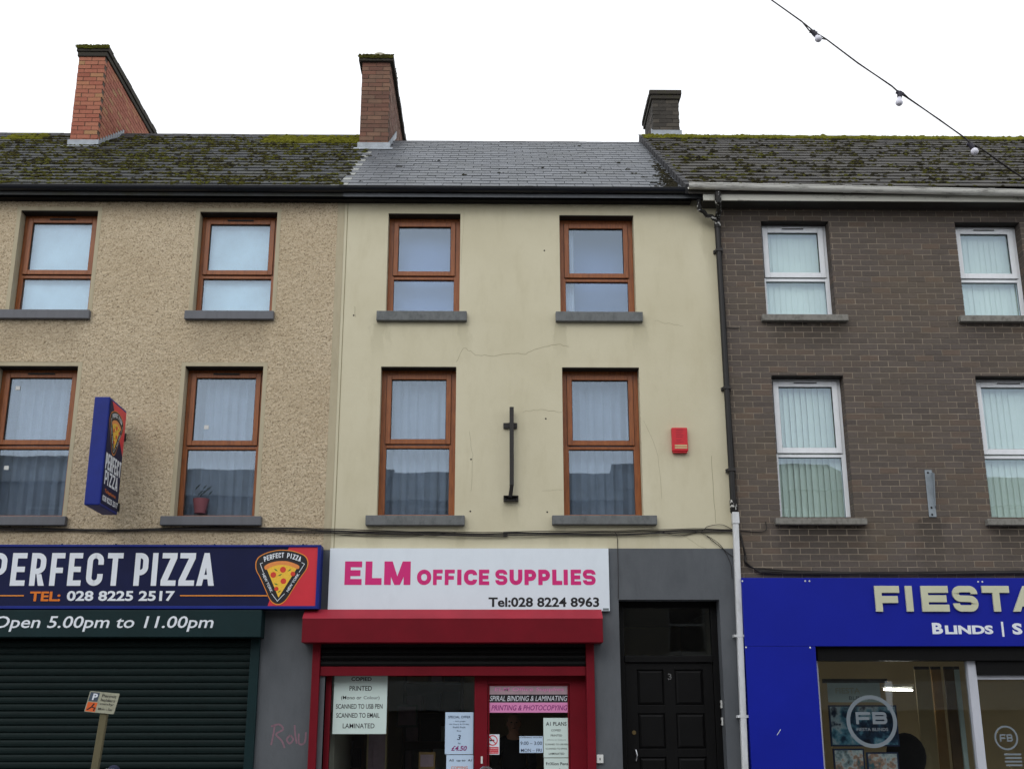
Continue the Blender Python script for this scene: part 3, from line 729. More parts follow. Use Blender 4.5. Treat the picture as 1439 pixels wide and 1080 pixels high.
# ================================================================ ROOFS
def slates(parent, x0, x1, y0, z0, yr, wdt, gauge, th, mesh_mats, skips=(), nmax=300, lift=0.0, tilt=.035, jag=None, prio_x=(0, 1), gap=.008):
    """slates laid up the slope from the eave (y0,z0) to the ridge at yr"""
    length = (yr-y0)/CS; n = int(length/gauge)+1; lst = []
    for i in range(n):
        off = (i % 2)*wdt/2
        for j in range(-1, int((x1-x0)/wdt)+2):
            xa = x0+j*wdt-off; xb = xa+wdt-gap; pale = False
            if xa < x0:
                if jag is None: xa = x0
                else:
                    xa = x0-(jag if i % 2 else 0)+random.uniform(-.03, .03); pale = xb > xa
            xb = min(xb, x1)
            if xb-xa < .03: continue
            s = i*gauge
            if any(a < (xa+xb)/2 < c_ and s1 < s+gauge*.5 < s2 for a, c_, s1, s2 in skips): continue
            lst.append((xa, xb, s, pale))
    key = lambda r: (0 if prio_x[0] < r[0] < prio_x[1] else 1, r[2])
    lst.sort(key=key); base = MB().box(-.5, .5, 0, 1, 0, 1); me = base.mesh('slate', mesh_mats[0]); mep = base.mesh('slate', mesh_mats[1]) if len(mesh_mats) > 1 else me
    rest = MB(); L = gauge+.09
    for i, (xa, xb, s, pale) in enumerate(lst):
        a = R_(35)-tilt+random.uniform(-.006, .006); s2 = s+random.uniform(-.008, .008); x = (xa+xb)/2
        loc = Vector((x, y0+s2*CS - SN*(lift+th), z0+s2*SN + CS*(lift+th)+random.uniform(0, .003)))
        rz = random.uniform(-.008, .008)
        if i < nmax or pale:
            o = put('slate', mep if pale else me, parent, loc, (a, 0, rz)); o.scale = (xb-xa, L, th)
        else:
            mt = Matrix.Translation(loc) @ Euler((a, 0, rz)).to_matrix().to_4x4() @ Matrix.Diagonal((xb-xa, L, th, 1))
            rest.ct = random.random(); rest.box(-.5, .5, 0, 1, 0, 1, mt)
    if rest.v: tag(rest.build('slate_field', mesh_mats[0], parent), kind='stuff')
def deck(parent, x0, x1, y0, z0, yr, mat, back=3.5):
    zr = z0+(yr-y0)*SL; m = MB()
    m.prism([(y0, z0-.05), (yr, zr-.05), (yr+back, zr-.05-back*SL), (yr+back, zr-.1-back*SL), (yr, zr-.12), (y0, z0-.1)], lambda u, v, d: (d, u, v), x0, x1)
    return m.build('roof', mat, parent)
YRM = ray_plane(740, 201, Y0, Z0, SL).y; YRL = ray_plane(330, 193, Y0, Z0, SL).y; YRR = ray_plane(1200, 195, Y0R, Z0R, SL).y
def onroof(px, py, y0=Y0, z0=Z0): return ray_plane(px, py, y0, z0, SL)
# chimney measurements: base point on the slope, front face width
def chim(pxl, pxr, pyb, pyt, pxtl, pxtr, y0=Y0, z0=Z0):
    p = onroof((pxl+pxr)/2, pyb, y0, z0); Y = p.y
    x0 = (PX(pxl, pyb, Y)+PX(pxtl, pyt, Y))/2; x1 = (PX(pxr, pyb, Y)+PX(pxtr, pyt, Y))/2
    return dict(Y=Y, x0=x0, x1=x1, zb=p.z, zt=PZ((pxtl+pxtr)/2, pyt, Y))
CL = chim(96.3, 131.5, 206, 80, 112, 152.5)
CM = chim(505.5, 543, 210, 88, 508.6, 551)
CR = chim(917, 955, 192, 140, 918, 954.6, Y0R, Z0R)
def slen(Y, y0=Y0): return (Y-y0)/CS
rfL = deck(HL, XL, XB, Y0, Z0, YRL, M['slate_left']); rfM = deck(HM, XB, XD-.02, Y0, Z0, YRM, M['slate_mid'])
XVR = PX(938, 230, (Y0+YRM)/2)
XVR = (PX(967, 262, Y0R)+onroof(906, 201, Y0R, Z0R).x)/2     # verge of the brick house's roof
rfR = deck(HR, XVR+.02, XR, Y0R, Z0R, YRR, M['slate_right'])
slates(rfL, XL, XB-.1, Y0, Z0, YRL, .27, .285, .012, [M['slate_left']], [(CL['x0'], CL['x1'], slen(CL['Y']), 99), (CM['x0'], CM['x1'], slen(CM['Y']), 99)], prio_x=(PX(0, 240, F+1)-.3, 99), lift=.006, tilt=.05)
slates(rfM, XB-.1, XVR+.03, Y0, Z0, YRM, .25, .224, .008, [M['slate_mid'], M['slate_pale']], [(CM['x0'], CM['x1'], slen(CM['Y']), 99)], jag=.12, prio_x=(-99, 99), gap=.008, lift=.004, tilt=.032)
slates(rfR, XVR, XR, Y0R, Z0R, YRR, .27, .285, .013, [M['slate_right']], [(CR['x0'], CR['x1'], slen(CR['Y'], Y0R), 99)], prio_x=(-99, PX(1445, 240, F+1)), lift=.006, tilt=.05)
# ridges
def ridge(parent, x0, x1, yr, zr, L, mat, w_=.13, h_=.06):
    x = x0
    while x < x1:
        e = min(x+L, x1); j = random.uniform(-.006, .006); m = MB()
        m.prism([(-w_, -w_*SL-.005), (-w_*.5, -w_*.5*SL+h_*.6), (0, h_), (w_*.5, -w_*.5*SL+h_*.6), (w_, -w_*SL-.005), (w_*.9, -w_*SL-.02), (0, h_*.5), (-w_*.9, -w_*SL-.02)],
                lambda u, v, d: (d, yr+u, zr+v+j), x+.002, e-.002)
        m.build('ridge_tile', mat, parent); x = e
zrL = Z0+(YRL-Y0)*SL; zrM = Z0+(YRM-Y0)*SL; zrR = Z0R+(YRR-Y0R)*SL
ridge(rfL, XL, CL['x0'], YRL, zrL, .45, M['ridge']); ridge(rfL, CL['x1'], CM['x0'], YRL, zrL, .45, M['ridge'])
ridge(rfM, CM['x1'], XVR, YRM, zrM, .45, M['ridge'], .1, .03)
ridge(rfR, CR['x1'], XR, YRR, zrR, .45, M['ridge'])
# stepped verge of the brick house's roof, slightly above the middle roof
m = MB(); n = int((YRR-Y0R)/CS/.262)+1
for i in range(n):
    s = i*.262; loc = Vector((XVR+.015, Y0R+s*CS-SN*.02, Z0R+s*SN+CS*.02+.004*(i % 2)))
    mt = Matrix.Translation(loc) @ Euler((R_(35)-.04, 0, 0)).to_matrix().to_4x4(); m.box(-.035, .035, -.01, .29, -.11, .014, mt)
m.build('verge', M['ridge'], rfR)

# ---------------- moss
def clump(mb, p, r, h, ax=SL):
    n = 6; i0 = len(mb.v); ph = random.random()*6
    nrm = Vector((0, -SN, CS)); u = Vector((1, 0, 0)); v = Vector((0, CS, SN))
    for lvl, (rr, hh) in enumerate(((1, -.25), (.85, .55), (.4, 1))):
        for k_ in range(n):
            t = 2*math.pi*k_/n+ph; q = random.uniform(.7, 1.3); d = Vector(p)+u*math.cos(t)*r*rr*q*1.25+v*math.sin(t)*r*rr*q*.8+nrm*h*hh*random.uniform(.7, 1.2)
            mb.v.append(tuple(d))
    for lvl in range(2):
        for k_ in range(n):
            a = i0+lvl*n+k_; c_ = i0+lvl*n+(k_+1) % n; mb.f.append((a, c_, c_+n, a+n)); mb.mi.append(0); mb.tint.append(mb.ct)
    mb.f.append(tuple(i0+2*n+k_ for k_ in range(n))); mb.mi.append(0); mb.tint.append(mb.ct)
def moss(parent, n, x0, x1, y0, z0, yr, gauge, dens, mat, rmin=.010, rmax=.029, lift=.025, skips=()):
    mb = MB(); L = (yr-y0)/CS; c = 0; tries = 0
    while c < n and tries < n*40:
        tries += 1; x = random.uniform(x0, x1); s = random.uniform(0, L)
        row = round(s/gauge)*gauge; s = row + (random.gauss(-.005, .016) if random.random() < .8 else random.uniform(0, gauge))
        if s < 0 or s > L: continue
        if any(a-.03 < x < c_+.03 and s > s1-.05 for a, c_, s1 in skips): continue
        f = mnoise.noise(Vector((x*1.6, s*2.2, 3.1)))*.3 + mnoise.noise(Vector((x*6, s*9, 1.7)))*.5
        if f+dens(x, s/L) < random.uniform(-.1, .35): continue
        r = random.uniform(rmin, rmax)*(1.25 if random.random() < .12 else 1); mb.ct = random.random()
        clump(mb, (x, y0+s*CS-SN*lift, z0+s*SN+CS*lift), r, r*random.uniform(.35, .75)); c += 1
    return tag(mb.build('moss', mat, parent), kind='stuff')
skL = [(CL['x0'], CL['x1'], slen(CL['Y'])), (CM['x0'], CM['x1'], slen(CM['Y']))]
xv0 = XL+4
moss(rfL, 5400, xv0, XB-.05, Y0, Z0, YRL, .285, lambda x, s: (.02 if .15 < s < .75 else .1)-.0, M['moss'], skips=skL, lift=.028)
moss(rfL, 2400, xv0, XB-.05, Y0, Z0, YRL, .285, lambda x, s: -.04, M['moss_dark'], .012, .034, skips=skL, lift=.026)
moss(rfL, 800, XB-1.9, CM['x0']-.02, Y0, Z0, YRL, .285, lambda x, s: .35 if s > .84 else -1, M['moss_bright'], .02, .05, skips=skL)
moss(rfL, 240, PX(20, 200, YRL), PX(75, 200, YRL), Y0, Z0, YRL, .285, lambda x, s: .3 if s > .88 else -1, M['moss_bright'], .02, .045, skips=skL)
skR = [(CR['x0'], CR['x1'], slen(CR['Y'], Y0R))]
moss(rfR, 3800, XVR+.03, XR, Y0R, Z0R, YRR, .285, lambda x, s: -.06, M['moss_dark'], .012, .034, skips=skR, lift=.028)
moss(rfR, 2600, XVR+.03, XR, Y0R, Z0R, YRR, .285, lambda x, s: -.06, M['moss'], .012, .03, skips=skR, lift=.028)
moss(rfR, 2600, CR['x1']+.05, XR, Y0R, Z0R, YRR, .1, lambda x, s: .5 if s > .945 else -1, M['moss_bright'], .02, .045, skips=skR, lift=.035)
moss(rfR, 200, XVR+.05, CR['x1']+.2, Y0R, Z0R, CR['Y']-.02, .1, lambda x, s: .5 if s > .92 else -1, M['moss_bright'], .02, .04, lift=.03)
mb = MB()
for q in range(260):                          # tufts washed down along the verge on the middle roof
    s = abs(random.gauss(0, .28)); s = s*(YRM-Y0)/CS*.75+.05
    if s > 3.6: continue
    x = XVR-.05-abs(random.gauss(0, .12))*(1-s/5); mb.ct = random.random(); r = random.uniform(.012, .03); clump(mb, (x, Y0+s*CS-SN*.018, Z0+s*SN+CS*.018), r, r*.5)
for px, py in ((508, 257), (520, 221), (614, 228), (702, 245), (820, 245), (812, 207), (842, 238), (760, 238), (560, 236), (655, 248), (905, 251), (880, 240), (870, 231), (893, 246)):
    p = onroof(px, py)
    for q in range(4): mb.ct = random.random(); clump(mb, (p.x+random.uniform(-.05, .05), p.y-SN*.016, p.z+CS*.016+random.uniform(-.01, .01)), random.uniform(.012, .024), .012)
tag(mb.build('moss', M['moss_dark'], rfM), kind='stuff')

# ---------------- chimneys
def chimney(parent, c, back, mat, mort, cap=.16, capover=.05, oversail=True, course=.075, pots=(), overside='r', tall=0, lab=None, mossy=False):
    x0, x1, Y, zt = c['x0'], c['x1'], c['Y'], c['zt']; zb_ = c['zb']-.25; yb = Y+back
    core = MB(); core.box(x0+.006, x1-.006, Y+.006, yb-.006, zb_-.4, zt+.02); ch = core.build('chimney', mort, parent)
    if lab: ch['label'] = lab
    me = MB().box(-.5, .5, -.5, .5, -.5, .5).mesh('brick', mat); fr, sd_ = [], []
    W = x1-x0; nB = max(2, round(W/.232)); L = W/nB; i = 0; z = zt-course
    while z > zb_-.05:
        off = (i % 2)*L/2; zz0, zz1 = z+.005, z+course-.005
        x = x0-off
        while x < x1-.01:
            a, e = max(x, x0), min(x+L-.01, x1)
            if e-a > .03: fr.append(((a+e)/2, Y+.05, (zz0+zz1)/2, e-a, .1))
            x += L
        y = Y+.11-((i+1) % 2)*.115+.01
        for side in (0, 1):
            yy = y
            while yy < yb:
                a, e = max(yy, Y+.105), min(yy+.2235, yb)
                if e-a > .03: sd_.append((x1-.05 if side else x0+.05, (a+e)/2, (zz0+zz1)/2, .1, e-a, side))
                yy += .2335
        z -= course; i += 1
    near = fr + [s for s in sd_ if s[5] == (1 if overside == 'r' else 0)]; far_ = [s for s in sd_ if s[5] != (1 if overside == 'r' else 0)]
    rest = MB()
    for k_, s in enumerate(near+far_):
        jx = random.uniform(-.0025, .0025)
        if k_ < min(300, len(near)):
            o = put('brick', me, ch, (s[0]+jx, s[1]+jx, s[2])); o.scale = (s[3], s[4], course-.01)
        else:
            rest.ct = random.random(); rest.box(s[0]-s[3]/2, s[0]+s[3]/2, s[1]-s[4]/2, s[1]+s[4]/2, s[2]-course/2+.005, s[2]+course/2-.005)
    if rest.v: tag(rest.build('brick_field', mat, ch), kind='stuff')
    m = MB(); o1 = capover
    if oversail: m.box(x0-o1*.55, x1+o1*.55, Y-o1*.55, yb+o1*.55, zt+.001, zt+.08)
    zc = zt+(.081 if oversail else .001)
    nseg = 14
    for q in range(nseg):                       # the cap slab in irregular worn lengths
        a = Y-o1+(yb-Y+2*o1)*q/nseg; e = Y-o1+(yb-Y+2*o1)*(q+1)/nseg; j = random.uniform(-.006, .006)
        m.box(x0-o1+j, x1+o1+j, a, e, zc+abs(j)*.3, zc+cap+j)
    m.build('cap', M['capstone'], ch, .008)
    if mossy:
        mm = MB()
        for q in range(220):
            mm.ct = random.random(); clump(mm, (random.uniform(x0-o1, x1+o1), Y-o1-.004 if random.random() < .75 else random.uniform(Y-o1, Y+1), zc+cap*random.uniform(.45, 1)), random.uniform(.012, .03), .015)
        tag(mm.build('moss', M['moss'], ch), kind='stuff')
    for (px_, yy, rr, hh) in pots:
        t = MB(); t.smooth = True; t.tube([(px_, yy, zc+cap-.02), (px_, yy, zc+cap+hh*.6), (px_, yy, zc+cap+hh*.85), (px_, yy, zc+cap+hh)], [rr, rr, rr*.75, rr*.3], 16); t.build('pot', M['concrete'], ch)
    # lead: apron at the front, stepped soakers up the side
    m = MB(); zf_ = c['zb']
    m.box(x0-.03, x1+.03, Y-.012, Y-.002, zf_-.02, zf_+.12); mt = Matrix.Translation((0, Y-.01, zf_+.0)) @ Euler((R_(35), 0, 0)).to_matrix().to_4x4()
    m.box(x0-.08, x1+.08, -.16, 0.01, .018, .026, mt)
    m.build('lead_apron', M['lead'], ch)
    for sx_ in (-1, 1):
        xs_ = x1+.003 if sx_ > 0 else x0-.003; yy = Y
        while yy < min(yb, YRL+.05):
            zz = zf_+(yy-Y)*SL; t = MB(); a, e = (xs_, xs_+.008) if sx_ > 0 else (xs_-.008, xs_)
            t.prism([(yy+.002, zz-.01), (yy+.105, zz-.01+.1*SL), (yy+.105, zz+.17), (yy+.03, zz+.155)], lambda u, v, d: (d, u, v), a, e)
            t.build('lead_soaker', M['lead'], ch); yy += .11
    return ch
def endY(pxf, pyf, pxe, pye, Y):                # depth where a line receding from the front corner ends
    x, z = P(pxf, pyf, Y); d = ray(pxe, pye); return (z-CAMZ)/d.z*d.y
chimney(HL, CL, 3.6, M['redbrick'], M['darkmortar'], .11, .045, pots=[((CL['x0']+CL['x1'])/2+.06, CL['Y']+.45, .13, .2)], lab='tall chimney stack of orange red brick', mossy=True)
chimney(HM, CM, 3.0, M['oldbrick'], M['darkmortar'], .11, .055, oversail=False, pots=[((CM['x0']+CM['x1'])/2+.02, CM['Y']+.3, .14, .24)], lab='weathered brown pink brick chimney stack', mossy=True)
chimney(HR, CR, 1.05, M['sootbrick'], M['sootmortar'], .085, .05, oversail=True, overside='l', lab='short sooty grey chimney stack')
for (Hh, xa, xb, yr_, zr_) in ((HL, XL, XB, YRL, zrL), (HM, XB, XD, YRM, zrM), (HR, XD, XR, YRR, zrR)):   # rear walls and party walls
    m = MB(); m.box(xa, xb, F+7.9, F+8.1, .12, ZW-.5); m.box(xa, xa+.1, F+.31, F+7.9, .12, ZW-.2); m.build('rear_wall', M['roomwall'], Hh)
    m = MB()
    for z in (PZ(700, 758)-.05, PZ(700, 480)-.1, ZW-.12): m.box(xa+.1, xb-.001, F+.33, F+7.9, z, z+.12)
    m.box(xa+.1, xb-.001, F+3.4, F+3.5, PZ(700, 758)+.08, PZ(700, 480)-.1); m.box(xa+.1, xb-.001, F+3.4, F+3.5, PZ(700, 480)+.03, ZW-.13)
    m.build('upper_rooms', M['roomwall'], Hh)
# ================================================================ WINDOWS
def ring(mb, x0, x1, z0, z1, wd, y0, y1, bot=None):
    bt = wd if bot is None else bot
    mb.box(x0, x0+wd, y0, y1, z0, z1); mb.box(x1-wd, x1, y0, y1, z0, z1)
    mb.box(x0+wd, x1-wd, y0, y1, z1-wd, z1); mb.box(x0+wd, x1-wd, y0, y1, z0, z0+bt)
def cloth_mesh(x0, x1, z0, z1, Y, kind, seed=0):
    rr = random.Random(seed); nx, nz = 60, 24; V, Fc = [], []
    ph = [rr.uniform(0, 6) for _ in range(6)]
    for j in range(nz+1):
        for i in range(nx+1):
            u, v = i/nx, j/nz; x = x0+(x1-x0)*u; z = z0+(z1-z0)*v
            if kind == 'sheet':
                d = .022*mnoise.noise(Vector((u*2.2+ph[0], v*2+u*1.2, seed)))+.008*mnoise.noise(Vector((u*7-v*5+ph[1], v*4, seed+3)))
            else:
                fr = 9 if kind == 'net' else 6
                d = .022*math.sin(u*fr*6.28+ph[2]+.8*mnoise.noise(Vector((u*3, v*.8, seed))))+.012*math.sin(u*fr*2.3*6.28+ph[3]+v*.7)+.03*mnoise.noise(Vector((u*3, v*1.2, seed)))
            V.append((x, Y+d, z))
    for j in range(nz):
        for i in range(nx):
            a = j*(nx+1)+i; Fc.append((a, a+1, a+nx+2, a+nx+1))
    me = bpy.data.meshes.new('curtain'); me.from_pydata(V, [], Fc); me.polygons.foreach_set('use_smooth', [True]*len(Fc)); return me
def window(parent, w_, style, sill, curtain, seed=0, lab=None, sb=.15):
    x0, x1, z0, z1, zt = w_; Y = F+sb; fm = M['oak'] if style == 'oak' else M['whiteupvc']
    fw = (.078 if parent is HM else .062) if style == 'oak' else .055
    hl = MB(); hl.box(x0+.001, x1-.001, F+.004, Y+.1, z1-.012, z1-.0005)  # thin board added to paint the dark strip of shade below the head
    b = MB(); ring(b, x0+.002, x1-.002, z0+.001, z1-.002, fw, Y, Y+.07, bot=.045); b.box(x0+fw, x1-fw, Y+.001, Y+.07, zt-.05, zt-.012)
    win = b.build('window', fm, parent, .004)
    if lab: win['label'] = lab
    hl.build('head_shade_strip', M['headshade'], win)
    s0, s1 = x0+fw-.012, x1-fw+.012                                   # opening sash above, standing proud
    b = MB(); ring(b, s0, s1, zt, z1-fw+.012, .062 if style == 'oak' else .07, Y-.018, Y+.045); b.build('sash', fm, win, .005)
    gk = MB(); ring(gk, s0-.004, s1+.004, zt-.004, z1-fw+.016, .01, Y-.004, Y-.0005); sw_ = .062 if style == 'oak' else .07
    ring(gk, s0+sw_-.001, s1-sw_+.001, zt+sw_-.001, z1-fw+.012-sw_+.001, .007, Y+.002, Y+.02)
    ring(gk, x0+fw-.001, x1-fw+.001, z0+.045-.001, zt-.049, .006, Y+.022, Y+.03); gk.build('gasket', M['gasket'], win)
    for (a, c_, d, e, yy) in ((s0+.05, s1-.05, zt+.05, z1-fw-.04, Y+.018), (x0+fw-.01, x1-fw+.01, z0+.035, zt-.042, Y+.034)):
        g = MB(); g.box(a, c_, yy, yy+.006, d, e); g.build('pane', M['glass'], win)
    if style == 'white' or style == 'oakvent' or curtain in ('sheet', 'netl'):
        v = MB(); xm = (x0+x1)/2; v.box(xm-.21*(x1-x0)*.8, xm+.21*(x1-x0)*.8, Y-.03, Y-.019, z1-fw-.012, z1-fw+.006); tv = v.build('trickle_vent', M['gasket'] if style == 'oak' else M['whiteupvc'], win)
        if style == 'white': v = MB(); v.box(xm-.2*(x1-x0)*.8, xm+.2*(x1-x0)*.8, Y-.034, Y-.0305, z1-fw-.016, z1-fw-.004); v.build('vent_slot', M['gasket'], win)
    for dx in (.28, .68):
        v = MB(); xm = x0+(x1-x0)*dx; v.box(xm-.02, xm+.02, Y-.004, Y-.001, z0+.015, z0+.024); v.build('drain_cap', M['gasket'] if style == 'white' else M['oak'], win)
    if sill:
        (a, c_, pt, pb, mt, pr) = sill; Ys = F-pr
        sx0, sx1 = PX(a, pt, Ys), PX(c_, pt, Ys); th = PZ(700, pt, Ys)-PZ(700, pb, Ys)
        s = MB(); s.box(sx0, sx1, Ys, F+sb+.01, z0-th, z0-.001); sl = s.build('sill', M[mt], win, .008)
    yc = Y+.13
    if curtain == 'sheet': add('curtain', cloth_mesh(x0-.0+.01, x1-.01, z0+.01, z1-.01, yc-.045, 'sheet', seed), win).data.materials.append(M['cloth'])
    elif curtain in ('net', 'netl'): add('curtain', cloth_mesh(x0-.1, x1+.1, z0-.02, z1+.1, yc+.06, 'net', seed), win).data.materials.append(M['net_dim'])
    elif curtain == 'grey':
        mid = (x0+x1)/2+.05
        for a, c_ in ((x0-.1, mid), (mid-.02, x1+.1)): add('curtain', cloth_mesh(a, c_, z0-.02, z1+.1, yc+.03, 'net', seed), win).data.materials.append(M['greycurtain'])
    elif curtain == 'edge':
        add('curtain', cloth_mesh(x0-.05, x0+.2, z0-.02, z1+.1, yc+.02, 'net', seed), win).data.materials.append(M['net'])
        bl = MB(); bl.box(x0-.2, x1+.2, yc+.25, yc+.255, z0-.1, z1+.2); bl.build('sky_tint_blind', M['blindsky'], win)
    elif curtain == 'blank':
        bl = MB(); bl.box(x0-.2, x1+.2, yc+.12, yc+.125, z0-.1, z1+.2); bl.build('sky_tint_blind', M['blindsky'], win)  # flat blue sheet imitates sky reflected in the pane
    elif curtain in ('louvre', 'louvreopen'):
        n = 12; wd = (x1-x0)/n; ang = R_(8) if curtain == 'louvre' else R_(20)
        lm = MB(); lm.box(-wd*.56, wd*.56, -.0008, .0008, 0, 1); lme = lm.mesh('louvre', M['louvre'])
        for q in range(n+1):
            o = put('louvre', lme, win, (x0+q*wd, yc-.02+random.uniform(-.003, .003), z0-.02), (0, 0, ang+random.uniform(-.1, .1))); o.scale = (1, 1, z1-z0+.05)
    return win
window(HL, WL[0], 'oak', (-30, 125.5, 438, 450.5, 'sill_paint', .07), 'sheet', 1, 'brown window with a pinned white sheet inside, upper left')
window(HL, WL[1], 'oak', (259, 384.5, 439.5, 451.5, 'sill_paint', .07), 'sheet', 2)
window(HL, WL[2], 'oak', (-45, 92, 727.5, 740.5, 'sill_paint', .08), 'netl', 3)
window(HL, WL[3], 'oak', (225, 367, 727, 740, 'sill_paint', .08), 'netl', 4)
for i in (4, 5): window(HL, WL[i], 'oak', None, 'netl', 9+i)
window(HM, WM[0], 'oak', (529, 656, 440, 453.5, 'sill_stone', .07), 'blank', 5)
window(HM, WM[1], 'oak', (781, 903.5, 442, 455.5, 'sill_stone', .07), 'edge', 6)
window(HM, WM[2], 'oak', (513.5, 653, 726.5, 740.5, 'sill_stone', .08), 'net', 7)
window(HM, WM[3], 'oak', (776, 923.5, 726.5, 739.5, 'sill_stone', .08), 'net', 8)
window(HR, WRt[0], 'white', (1071.5, 1192.5, 446, 455, 'sill_conc', .08), 'louvre', 9)
window(HR, WRt[1], 'white', (1350, 1475, 447, 456, 'sill_conc', .08), 'louvre', 10)
window(HR, WRt[2], 'white', (1090.5, 1219, 730, 739, 'sill_conc', .08), 'louvreopen', 11)
window(HR, WRt[3], 'white', (1388, 1515, 731, 740, 'sill_conc', .08), 'louvre', 12)
window(HR, WRt[4], 'white', None, 'louvre', 13); window(HR, WRt[5], 'white', None, 'louvre', 14)
for (x, y, lb) in ((25, 545, 'small white sticker at the top left of the leftmost pane of the pizza house'), (9, 657, 'small white sticker low on the leftmost window of the pizza house'), (290, 600, 'small pale sticker on the upper pane above the plant pot')):
    a, z = P(x, y, F+.16); b = MB(); b.box(a-.028, a+.028, F+.159, F+.161, z-.025, z+.025); tag(b.build('sticker', M['white']), lb, 'sticker')
x, z = P(283, 724, F+.24); t = thing('plant_pot', 'pink plant pot with a small dark plant inside the window over the large pizza sign', 'plant pot', (x, F+.24, z)); b = MB(); b.smooth = True
b.tube([(x-.01, F+.215, z+.02), (x-.01, F+.215, z+.2)], [.07, .1], 14); b.build('pot', M['potclay'], t); b = MB()
for q in range(11):
    a = random.uniform(0, 6.28); r = random.uniform(.03, .12); h = random.uniform(.02, .14); c = Vector((x-.01+r*math.cos(a)*(1.2), F+.23+abs(r*math.sin(a))*.2, z+.2+h)); b.face([c, c+Vector((.03, -.01, .02)), c+Vector((.05, 0, .06)), c+Vector((.01, .01, .04))])
tag(b.build('leaves', M['shutterslat'], t), kind='stuff')

# ================================================================ PIPES AND CABLES
dp = thing('downpipe', 'long black rainwater downpipe with a white square lower length beside the brown brick wall', 'downpipe', (XD, F-.06, .12))
b = MB(); b.smooth = True
x1_, z1_ = P(1008, 316, F-.07); x2_, z2_ = P(1031, 716, F-.07); xt_, zt_ = P(1008.5, 274, F-.33)
b.tube([(x1_, F-.07, z1_), (x2_, F-.07, z2_)], .037, 12); pb_ = b.build('pipe', M['pipeblack'], dp)
b = MB(); b.smooth = True; b.tube([(xt_, F-.34, zt_+.03), (xt_, F-.34, zt_-.09), (x1_+.01, F-.2, z1_+.16), (x1_, F-.08, z1_+.08), (x1_, F-.07, z1_-.04)], [.042, .042, .036, .036, .045], 12); b.build('swan_neck', M['pipepeel'], dp)
b = MB(); b.smooth = True; q = [(981, 284), (982, 297), (988, 299), (993, 304), (1000, 304), (1006, 309)]
b.tube([(P(px, py, F-.13)[0], F-.2+i*.018, P(px, py, F-.13)[1]) for i, (px, py) in enumerate(q)], .03, 10); b.build('branch_pipe', M['pipepeel'], dp)
for py in (352, 545, 660):
    x, z = P(1008+(py-316)*23/400, py, F-.07); c_ = MB(); c_.box(x-.06, x+.06, F-.035, F-.001, z-.02, z+.02); c_.box(x-.045, x+.045, F-.113, F-.03, z-.018, z+.018); c_.build('pipe_bracket', M['blacksteel'], dp)
b = MB(); x3, z3 = P(1033, 722, F-.07); x4, z4 = P(1047, 1080, F-.07); b.prism([(-.034, -.034), (.034, -.034), (.034, .034), (-.034, .034)], lambda u, v, d: ((x3+(x4-x3)*(z3-d)/(z3-z4))+u, F-.07+v, d), z3, .14)
b.box(x3-.041, x3+.041, F-.112, F-.028, z3-.12, z3+.02); b.build('square_pipe', M['pipewhite'], dp, .005)
b = MB(); b.smooth = True; b.tube([(x2_, F-.07, z2_+.12), (x2_, F-.07, z2_-.02), (x3, F-.07, z3)], [.044, .044, .03], 12); b.build('pipe_adaptor', M['pipepeel'], dp)
for py in (893, 1006):
    x, z = P(1038.6 if py < 950 else 1044, py, F-.07); c_ = MB(); c_.box(x-.06, x+.06, F-.106, F-.102, z-.014, z+.014); c_.box(x-.066, x-.05, F-.104, F-.001, z-.014, z+.014); c_.box(x+.05, x+.066, F-.104, F-.001, z-.014, z+.014); c_.build('pipe_bracket', M['pipewhite'], dp)

def cable(mb, pts, r, Y=F-.02, wob=.006, sag=0):
    q = [P(*p, Y) for p in pts]; o = []; seed = random.uniform(0, 99)
    q = catmull(q, False, 6)
    for i, (x, z) in enumerate(q): o.append((x, Y+.006*math.sin(i*.7+seed), z+wob*mnoise.noise(Vector((x*2.2, seed, 0)))))
    mb.tube(o, r, 6)
cb = thing('telephone_cables', 'bundle of thin black cables clipped across the fronts above the shop signs', 'cables', (0, F-.02, PZ(700, 745)))
for i in range(4):
    b = MB(); b.smooth = True; dy = i*1.5-1
    cable(b, [(-200, 740+dy), (0, 741+dy), (150, 744+dy*.5), (160, 744+dy*.5), (330, 741+dy), (460, 744+dy*1.3), (520, 746+dy), (700, 749+dy*1.2), (716, 748+dy), (860, 747+dy*1.2), (960, 744+dy), (1030, 744+dy*.6)], .0075 if i % 2 else .0055, F-.022-.004*i, .012)
    b.build('cable', M['cable'], cb)
for pts_, r_ in (([(1030, 744), (1015, 737), (995, 739), (985, 746), (955, 752), (930, 747)], .004), ([(462, 745), (480, 751), (560, 753), (640, 748)], .004), ([(984, 747), (1012, 765), (1026, 790), (1029, 812)], .0035), ([(993, 752), (1012, 768), (1033, 784)], .004), ([(865, 748), (867.5, 757), (868.5, 790), (869, 841)], .004)):
    b = MB(); b.smooth = True; cable(b, pts_, r_, wob=0); b.build('loose_wire', M['cable'], cb)
cc = thing('cable_bundle', 'thick bundle of black cables along the brick above the blue sign', 'cables', (XD+.3, F-.03, PZ(1240, 800)))
for i in range(5):
    b = MB(); b.smooth = True; e = i*1.3
    cable(b, [(1036, 744+e), (1041, 752+e), (1046+e*.4, 775+e), (1047+e*.3, 790), (1056+e*2, 797+e), (1075, 799+e), (1120, 802+e*.6), (1250, 804+e*.5), (1439, 802+e*.5), (1700, 804+e*.4)], .0085, F-.03-.004*i, .008); b.build('cable', M['cable'], cc)
